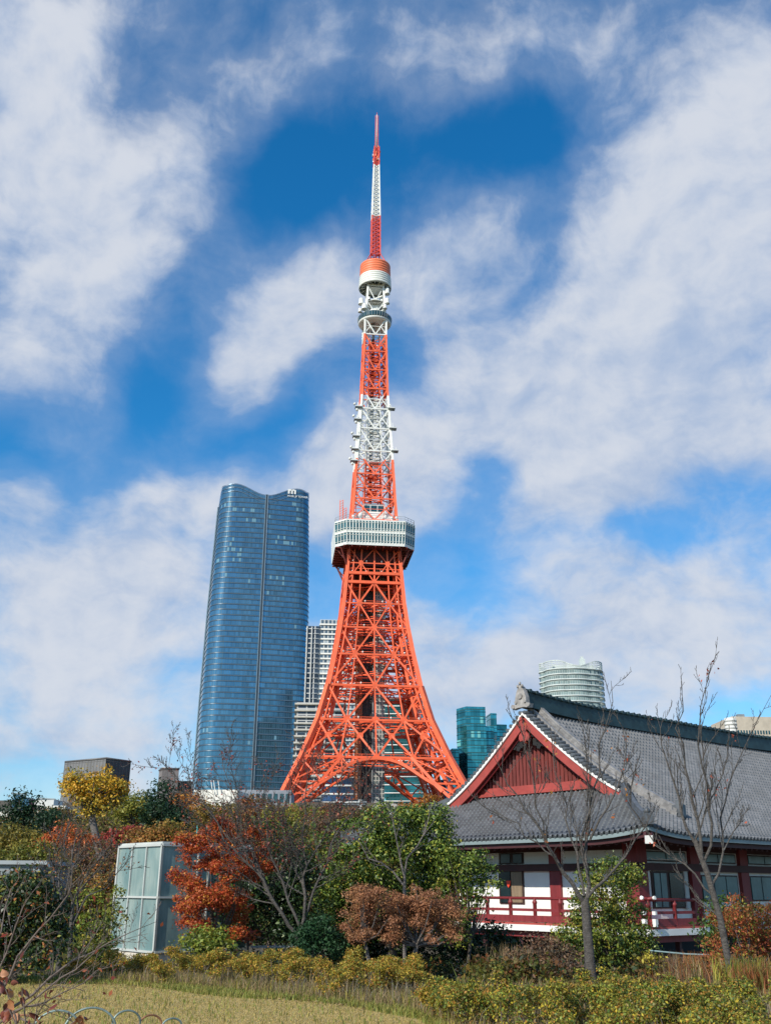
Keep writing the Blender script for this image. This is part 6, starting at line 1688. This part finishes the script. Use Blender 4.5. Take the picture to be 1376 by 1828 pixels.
    mb = MB(); tints = [mat('dried_leaf_%s' % w_, tuple(c_), .6, var=.3, vscale=30) for w_, c_ in zip(('crimson', 'rust', 'plum', 'tan'), pp * .8)]
    for c in C:
        ax = Vector((rr.gauss(0, 1), rr.gauss(0, 1), rr.gauss(-.6, .6))).normalized(); sd = ax.orthogonal().normalized(); sd.rotate(Matrix.Rotation(rr.uniform(0, 6.28), 3, ax).to_quaternion()); up_ = ax.cross(sd)
        L_ = rr.uniform(.045, .085); c = Vector(c); cup = rr.uniform(.1, .5); mi = rr.randrange(4)
        prof_ = [(0, 0), (.15, .26), (.42, .36), (.72, .24), (1, 0)]
        mid = mb.add([c + ax * (L_ * x) - up_ * (L_ * .12 * math.sin(PI * x)) for x, y in prof_]); lf = mb.add([c + ax * (L_ * x) + sd * (L_ * y) + up_ * (L_ * y * cup) for x, y in prof_]); rt = mb.add([c + ax * (L_ * x) - sd * (L_ * y) + up_ * (L_ * y * cup) for x, y in prof_])
        for j in range(4): mb.face((mid + j, mid + j + 1, lf + j + 1, lf + j), mi, None, True); mb.face((mid + j, rt + j, rt + j + 1, mid + j + 1), mi, None, True)
    mb.build('leaves', tints, T)
    mb = MB()
    for (px, py) in ((12, 1790), (40, 1768), (6, 1752), (66, 1806), (145, 1815)): q = at(px, py, 7.6); mb.tube([p0, p0.lerp(q, .5) + Vector((.04, 0, .03)), q], [.009, .006, .003], 5)
    mb.build('stem', MATS['pale_twig'], T)
vegetation()
# ------------------------------------------------------------------ hedge, grasses, lawn
def blades(name, pts, h0, h1, w, palette, lean=.35, label=None, cat=None, kind='stuff', seg=2, material=None, cvar=.6):
    """thin curved blades (tapering strips)"""
    n = len(pts); P = np.array(pts, dtype=float)
    H = h0 + (h1 - h0) * RNG.random(n); a = RNG.random(n) * 2 * PI; ln = lean * RNG.random(n) * H
    dx, dy = np.cos(a) * ln, np.sin(a) * ln; sa = a + PI / 2 + RNG.normal(size=n) * .5
    wx, wy = np.cos(sa) * w * .5, np.sin(sa) * w * .5
    V = np.zeros((n, 5, 3))
    V[:, 0] = P + np.stack([-wx, -wy, 0 * H], 1); V[:, 1] = P + np.stack([wx, wy, 0 * H], 1)
    V[:, 2] = P + np.stack([wx * .8 + dx * .3, wy * .8 + dy * .3, H * .6], 1); V[:, 3] = P + np.stack([-wx * .8 + dx * .3, -wy * .8 + dy * .3, H * .6], 1)
    V[:, 4] = P + np.stack([dx, dy, H * .97], 1)
    col = palette[RNG.integers(len(palette), size=n)] * (1 - cvar / 2 + cvar * RNG.random((n, 1)))
    me = bpy.data.meshes.new(name); me.vertices.add(5 * n); me.vertices.foreach_set('co', V.astype(np.float32).ravel())
    b = np.arange(n)[:, None] * 5
    li = np.concatenate([b + np.array([[0, 1, 2, 3]]), b + np.array([[3, 2, 4]])], axis=1).ravel().astype(np.int32)
    me.loops.add(7 * n); me.loops.foreach_set('vertex_index', li)
    me.polygons.add(2 * n); ls = np.stack([np.arange(n) * 7, np.arange(n) * 7 + 4], 1).ravel().astype(np.int32)
    me.polygons.foreach_set('loop_start', ls)
    try: me.polygons.foreach_set('loop_total', np.tile([4, 3], n).astype(np.int32))
    except Exception: pass
    me.update(calc_edges=True)
    ca = me.color_attributes.new('Col', 'FLOAT_COLOR', 'POINT')
    ca.data.foreach_set('color', np.concatenate([np.repeat(np.clip(col, .003, .9), 5, 0), np.ones((5 * n, 1))], 1).astype(np.float32).ravel())
    me.materials.append(material or M_GRASS)
    o = bpy.data.objects.new(name, me); COL.objects.link(o)
    if label: tag(o, label, cat, kind=kind)
    return o

def gpt(px, py):
    """point of the level lawn under a pixel"""
    d = ray(px, py); k = -CZ / d.z; return Vector((d.x * k, d.y * k, 0))

def undergrowth():
    rnd = random.Random(8)
    # edge of the lawn under pixels
    edge = [gpt(-120, 1742), gpt(60, 1748), gpt(200, 1756), gpt(330, 1762), gpt(450, 1775), gpt(600, 1790), gpt(740, 1808), gpt(800, 1835), gpt(860, 1880)]
    def edge_y(x):
        xs = [e.x for e in edge]; ys = [e.y for e in edge]
        return float(np.interp(x, xs, ys))
    # lawn blades
    pts = []
    for i in range(150000):
        y = 9.5 + 11.5 * rnd.random() ** .9; x = rnd.uniform(-.44, .16) * y
        if y > edge_y(x) + rnd.uniform(0, .35) or y < 11.5: continue
        pts.append((x, y, 0))
    P = np.array(pts)
    dist = np.array([edge_y(p[0]) - p[1] for p in P])
    green = (dist < .55 + .3 * np.sin(P[:, 0] * 1.7)) | (RNG.random(len(P)) < .05)
    blades('lawn_grass', P[~green], .008, .022, .009, pal((.52, .385, .14), (.54, .40, .145), (.48, .365, .13), (.44, .35, .12)), 1.2, 'short straw coloured autumn lawn in the foreground', 'grass', cvar=.25)
    blades('edge_grass', P[green], .03, .10, .013, pal((.20, .24, .05), (.28, .28, .06), (.34, .29, .08)), .8, 'greener uncut grass strip along the hedge', 'grass')
    # hedge plants: woody stems below, leafy tops
    def hedge_row(plants, name, label, palette, accent, ap, leaf=.034, top_only=True):
        blobs = []; stems = MB()
        for (x, y, h, r) in plants:
            g = ground_h(x, y)
            for k in range(3):
                q = Vector((x + rnd.uniform(-r, r) * .6, y + rnd.uniform(-r, r) * .6, g + h * rnd.uniform(.72, .98)))
                blobs.append((tuple(q), (r * .5, r * .5, h * .17)))
                stems.tube([Vector((x + rnd.uniform(-.06, .06), y + rnd.uniform(-.06, .06), g - .03)), Vector((x, y, g)).lerp(q, .5) + Vector((rnd.uniform(-.05, .05), rnd.uniform(-.05, .05), 0)), q], [.010, .008, .004], 4)
            if rnd.random() < .5:
                blobs.append(((x, y, g + h * .45), (r * .6, r * .6, h * .3)))
        C_, N_, S_, K_, cl = clump_leaves(blobs, .062, leaf, palette, .8, .7, accent, ap, .3)
        o = leaf_mesh(name, C_, N_, S_, K_); tag(o, label, 'hedge', kind='stuff')
        s = stems.build(name.replace('hedge', 'hedge_stems'), MATS['pale_twig']); tag(s, 'thin pale stems of ' + label.split(' ', 1)[1], 'stems', kind='stuff')
    left = []
    for i in range(128):
        x = rnd.uniform(-6.3, 1.0); e = edge_y(x); y = e + .25 + rnd.random() ** .8 * 3.4
        hh = rnd.choice((.22, .34, .42, .5)) * rnd.uniform(.85, 1.1) * (1.0 if y > e + .8 else .7)
        left.append((x, y, hh, rnd.uniform(.18, .3)))
    hedge_row(left, 'flowering_hedge', 'low sparse hedge with yellow orange tips along the lawn', np.concatenate([P_YGREEN, pal((.45, .33, .05), (.5, .28, .05))]), pal((.62, .40, .05), (.5, .2, .04), (.28, .26, .04)), .3)
    right = []
    for i in range(190):
        x = rnd.uniform(-.3, 6.4); y = rnd.uniform(10.6, 15.2)
        if x < edge[-3].x + 1.2 and y < edge_y(x) + .2: continue
        if y < edge_y(min(x, 1.2)) + .2 and x < 1.6: continue
        right.append((x, y, rnd.uniform(.26, .56), rnd.uniform(.14, .25)))
    hedge_row(right, 'clipped_hedge', 'yellow green clumpy hedge filling the lower right', np.concatenate([P_LIME * 1.1, P_YGREEN, P_GREEN * 1.2, P_MIXED]), pal((.6, .46, .05), (.45, .22, .04), (.34, .34, .05)), .28)
    # dry grass and dead stems among the hedge
    pts = []
    for i in range(26000):
        x = rnd.uniform(-6.5, 7.5); e = edge_y(x) if x < 1.3 else 11.0; y = e + abs(rnd.gauss(0, 1.6)) if x < 1.3 else rnd.uniform(11, 19)
        pts.append((x, y, ground_h(x, y) - .01))
    blades('dead_grass', pts, .05, .24, .009, np.concatenate([P_DRY, P_DRY * .7, P_YGREEN]), .7, 'dry beige grass and dead stalks among the hedge', 'grass')
    pts = []
    for i in range(2600):
        x = rnd.uniform(-6.5, 6.8); e = edge_y(x) if x < 1.3 else 11.0; y = e + .2 + rnd.random() * 3.2 if x < 1.3 else rnd.uniform(11, 15.5)
        pts.append((x, y, ground_h(x, y) - .01))
    blades('dry_stalks', pts, .15, .42, .010, np.concatenate([P_DRY * .8, pal((.22, .20, .17), (.30, .27, .22))]), .9, 'grey beige dead stalks sticking up through the hedge', 'stalks')
    # leaf litter strip
    pts = []; 
    for i in range(9000):
        x = rnd.uniform(-7.5, 1.5); y = edge_y(x) + rnd.gauss(.25, .3); pts.append((x, y, ground_h(x, y) + .015))
    pts = np.array(pts); n = len(pts)
    o = leaf_mesh('leaf_litter', pts, np.tile([0, 0, 1.0], (n, 1)) + RNG.normal(size=(n, 3)) * .35, .03 + .03 * RNG.random(n), (P_DRY * 1.1)[RNG.integers(len(P_DRY), size=n)]); tag(o, 'pale fallen leaves strewn along the lawn edge', 'leaf litter', kind='stuff')
    # tall rusty and beige grasses in front of the veranda
    def tuft(px, py, Y, n, h, palette, label, w=.02):
        c = at(px, py, Y); g = ground_h(c.x, c.y)
        pts = [(c.x + rnd.gauss(0, .28), c.y + rnd.gauss(0, .2), g - .02) for _ in range(n)]
        o = blades('grass_tuft', pts, h * .5, h, w, palette, .55); tag(o, label, 'grass', kind='thing', group='tall grass tufts before the temple'); return o
    for i, (px, Y, h, P, lab) in enumerate(((905, 27, 1.35, P_DRY, 'tall beige grass tuft furthest left under the veranda'), (935, 26, 1.1, P_ORANGE * .7, 'rusty brown grass tuft under the second rail post'), (960, 27, 1.3, P_RUSSET, 'russet grass tuft under the red veranda beam'),
                                           (1215, 24, 1.0, P_DRY * .8, 'pale plume grass tuft below the veranda corner'), (1245, 23.5, .95, P_ORANGE * .8, 'orange brown grass tuft left of the leaning trunk'), (1195, 23, .9, P_DUSKY, 'dull brown grass tuft beside the yellow sapling'),
                                           (1275, 22.5, .85, P_RUSSET, 'straw grass tuft just behind the leaning trunk'), (1360, 18, .6, P_RUSSET, 'straw grass tuft at the right edge of the photo'), (1330, 19, .6, P_YGREEN, 'greenish grass tuft right of the leaning trunk'),
                                           (890, 24, .9, P_YGREEN, 'green grass tuft right of the brown maples'))):
        tuft(px, 1740, Y, 420, h, P, lab, .022)
    # shaded undergrowth so that no bare soil shows between hedge and temple
    blobs = []
    for i in range(90):
        x = rnd.uniform(-7, 13); y = rnd.uniform(22, 34)
        if x > 2.5 and y > 30: continue
        if abs(x + 5) < 3 and y > 26.5: continue
        blobs.append(((x, y, ground_h(x, y) + .22), (.7, .7, .35)))
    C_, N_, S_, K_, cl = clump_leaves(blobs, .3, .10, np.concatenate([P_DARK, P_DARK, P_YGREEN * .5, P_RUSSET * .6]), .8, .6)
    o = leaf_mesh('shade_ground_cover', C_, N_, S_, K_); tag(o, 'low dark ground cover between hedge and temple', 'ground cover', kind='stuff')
    pts = [(rnd.uniform(5.5, 13), rnd.uniform(20, 28), 0) for _ in range(9000)]; pts = [(x, y, ground_h(x, y)) for x, y, _ in pts]
    blades('rough_grass', pts, .2, .6, .016, np.concatenate([P_DRY, P_RUSSET, P_DUSKY]), .6, 'rough brown grass sloping up to the temple', 'grass')
undergrowth()

# ------------------------------------------------------------------ glass shaft
def glass_shaft():
    Y = 30.0; a = at(283, 1600, Y); dl, dr = az_dir(-42), az_dir(48)
    zb, ztp = at(276, 1700, Y).z, at(290, 1508, Y).z; zm = at(285, 1602, Y).z; H = ztp - zb
    wl, wr = 2.55, 3.1
    c0 = Vector((a.x, a.y, 0))
    T = thing('glass_shaft', 'white framed glass box with streaked green panes among autumn bushes', 'glass shaft', (a.x, a.y, zb))
    MG = bpy.data.materials.new('streaked_frosted_glass'); MG.use_nodes = True; t = NT(MG.node_tree); t.t.nodes.clear()
    ob = t.n('ShaderNodeTexCoord').outputs['Object']
    n1 = t.n('ShaderNodeTexNoise', ins={'Vector': t.n('ShaderNodeMapping', ins={0: ob, 3: (1, 1, .5)}).outputs[0], 'Scale': 1.3, 'Detail': 3.0})
    n2 = t.n('ShaderNodeTexNoise', ins={'Vector': t.n('ShaderNodeMapping', ins={0: ob, 3: (14, 14, 1.2)}).outputs[0], 'Scale': 1.0, 'Detail': 4.0})
    c = t.mix(t.ss(n1.outputs['Fac'], .35, .65), (.17, .28, .28), (.34, .43, .40)); c = t.mix(t.ss(n2.outputs['Fac'], .35, .75, 0, .5), c, (.16, .25, .25))
    sp = t.n('ShaderNodeSeparateXYZ', ins={0: ob})
    n3 = t.n('ShaderNodeTexNoise', ins={'Vector': t.n('ShaderNodeMapping', ins={0: ob, 3: (16, 16, 5)}).outputs[0], 'Scale': 1.0, 'Detail': 5.0, 'Roughness': .7})
    k = t.m('MULTIPLY', t.ss(n3.outputs['Fac'], .60, .66), t.ss(sp.outputs[2], zm - .2, zm - .35))
    k = t.m('MULTIPLY', k, t.ss(sp.outputs[0], c0.x - .28, c0.x - .4))
    c = t.mix(k, c, (.02, .06, .07))
    p = t.n('ShaderNodeBsdfPrincipled', ins={'Base Color': c, 'Roughness': .16, 'Specular IOR Level': .7, 'Transmission Weight': .15, 'IOR': 1.45}); t.n('ShaderNodeOutputMaterial', ins={0: p.outputs[0]})
    MF = mat('white_grey_frame', (.48, .50, .47), .5, var=.06)
    def face(d, w, n, top_off=0.0, lst=None):
        nrm = Vector((d.y, -d.x, 0)); nrm = nrm if nrm.y < 0 else -nrm
        xs = lst or [w * i / n for i in range(n + 1)]
        for z0, z1 in ((zb, zm), (zm, ztp)):
            for x0, x1 in zip(xs, xs[1:]):
                q = c0 + d * (x0 + .03); mb = MB(); mb.obox(Vector((q.x, q.y, z0 + .03)) - nrm * .03, d * (x1 - x0 - .06), nrm * .02, (0, 0, z1 - z0 - .06)); mb.build('pane', MG, T)
        mb = MB()
        for x in xs: q = c0 + d * x; mb.box((q.x, q.y, (zb + ztp) / 2), .038 if 0 < x < w else .07, .07, H, 0, math.atan2(d.y, d.x))
        for z, h in ((zb, .06), (zm, .055), (ztp, .07)): mb.beam(c0 + d * .0 + Vector((0, 0, z)) + nrm * .012, c0 + d * w + Vector((0, 0, z)) + nrm * .012, .08, 0, h)
        mb.build('frame', MF, T)
    face(dl, wl, 3); face(dr, wr, 2, 0, [0, 1.22, 1.6, 3.1])
    # back walls, roof slab, base and the things inside
    mb = MB(); P0, P1, P2, P3 = c0, c0 + dl * wl, c0 + dl * wl + dr * wr, c0 + dr * wr
    for a_, b_ in ((P1, P2), (P2, P3)): mb.beam(a_ + Vector((0, 0, (zb + ztp) / 2)), b_ + Vector((0, 0, (zb + ztp) / 2)), .05, 0, H)
    mb.build('back_wall', mat('frosted_back', (.30, .38, .36), .5, var=.2), T)
    mb = MB(); mb.prism([v + Vector((0, 0, ztp + .03)) for v in (P0, P1, P2, P3)], (0, 0, .06)); mb.build('roof', MF, T)
    mb = MB(); mb.prism([v + Vector((0, 0, -1.2)) for v in (P0, P1, P2, P3)], (0, 0, zb + 1.15)); mb.build('base', mat('cream_render', (.55, .50, .42), .85, var=.2), T)
    mb = MB(); q = c0 + dl * .35 + dr * .55; mb.box((q.x, q.y, (zb + ztp) / 2 - .15), .28, .28, H - .4, 0, R(48)); mb.build('inner_duct', mat('pale_duct', (.45, .5, .46), .6), T)
glass_shaft()

# ------------------------------------------------------------------ hoops, fence, small things
def details():
    rnd = random.Random(4)
    # bent tube hoop fence
    M_H = mat('verdigris_tube', (.20, .26, .24), .45, metal=.4, var=.4, vscale=8); M_HR = mat('rusty_tube', (.25, .12, .06), .8, var=.5, vscale=10)
    hoops = [(165, 1799, 44, 9.2, M_H), (105, 1804, 40, 9.1, M_H), (228, 1804, 22, 9.4, M_H), (270, 1812, 18, 9.6, M_HR), (308, 1818, 16, 9.8, M_H), (42, 1812, 34, 9.0, M_HR)]
    labs = ['widest green tube hoop nearest the lawn edge centre', 'green tube hoop left of the widest hoop', 'green tube hoop right of the widest hoop', 'narrow rusty tube hoop right of the green hoops', 'rightmost small tube hoop at the bottom edge', 'rusty hoop behind the dark red leaves']
    for (px, py, rp, Y, m_), lab in zip(hoops, labs):
        c = at(px, py, Y); mpx = (at(px + 10, py, Y) - c).length / 10; r = rp * mpx
        mb = MB(); pts = [Vector((c.x - r, c.y - .1, -.05)), Vector((c.x - r, c.y - .05, c.z - r))] if c.z - r > 0 else [Vector((c.x - r, c.y - .1, -.1))]
        for i in range(17):
            q = PI - PI * i / 16; pts.append(Vector((c.x + r * math.cos(q), c.y + .05 * math.cos(q), c.z - r * .9 + r * .9 * math.sin(q))))
        pts.append(Vector((c.x + r, c.y + .1, -.05)))
        mb.tube(pts, .009, 8)
        o = mb.build('hoop_fence', m_); tag(o, lab, 'hoop', 'low hoops bordering the lawn')
    # blue grey panel fence behind the hedge
    T = thing('panel_fence', 'weathered blue grey panel fence in shadow behind the hedge', 'fence', tuple(at(490, 1705, 28)))
    for i in range(6):
        p = at(452 + i * 15, 1700, 28 - i * .02); mb = MB(); mb.box((p.x, p.y, ground_h(p.x, p.y) + .42), .21, .03, 1.0); mb.build('panel', mat('blue_grey_panel', (.11, .16, .19), .6, var=.3, vscale=3), T)
    a, b = at(448, 1690, 27.9), at(532, 1690, 27.9); mb = MB(); mb.beam(a, b, .05); mb.build('top_rail', M_STEELGREY, T)
    # green railing on the slope
    T = thing('green_railing', 'short turquoise railing on the slope above the red maple', 'railing', tuple(at(368, 1500, 48)))
    mb = MB(); p = [at(352, 1484, 48), at(386, 1481, 50)]
    for f in (0, .25, .5, .75, 1): q = p[0].lerp(p[1], f); mb.beam(q - Vector((0, 0, 1.2)), q + Vector((0, 0, .25 if f in (.5, 0) else 0)), .05)
    for dz in (0, -.2, -.45, -.7): mb.beam(p[0] + Vector((0, 0, dz)), p[1] + Vector((0, 0, dz)), .05)
    mb.build('bars', mat('turquoise_paint', (.05, .33, .30), .5), T)
    # pale flat roof shed at far left
    p0, p1 = at(-40, 1537, 34), at(82, 1537, 34)
    T = thing('flat_roof_shed', 'pale flat roofed shed behind the dark bush at far left', 'shed', (p0.x, p0.y, -.5))
    mb = MB(); mb.obox((p0.x, p0.y, p0.z - 3), (p1.x - p0.x - .1, 0, 0), (0, 3, 0), (0, 0, 2.9)); mb.build('wall', mat('grey_shed_wall', (.22, .25, .26), .7), T)
    mb = MB(); mb.obox((p0.x - .1, p0.y - .15, p0.z - .1), (p1.x - p0.x + .2, 0, 0), (0, 3.3, 0), (0, 0, .12)); mb.build('roof', mat('pale_grey_roof', (.27, .30, .31), .5), T)
    mb = MB(); mb.beam((p1.x + .05, p0.y - .12, p0.z - .02), (p1.x + .45, p0.y + .4, p0.z - .55), .06); mb.build('downpipe', M_WHITEP, T)
    # water-blue cord rail under the veranda
    a, b = at(1160, 1697, 26), at(1290, 1706, 23); mb = MB(); mb.tube([a, a.lerp(b, .5) - Vector((0, 0, .02)), b], .018, 8); o = mb.build('guide_rope', mat('pale_blue_pipe', (.25, .36, .36), .5)); tag(o, 'thin pale blue rope stretched below the temple veranda', 'rope')
    # gravel path glimpsed at left
    mb = MB(); pts = [(-11.5, 21.2), (-5.6, 22.2), (-5.4, 23.6), (-11.5, 22.8)]
    k = mb.add([(x, y, ground_h(x, y) + .03) for x, y in pts]); mb.face(range(k, k + 4)); o = mb.build('path', mat('pale_gravel', (.34, .31, .28), .95, var=.2, vscale=14)); tag(o, 'pale gravel path behind the left bushes', 'path', kind='structure')
details()
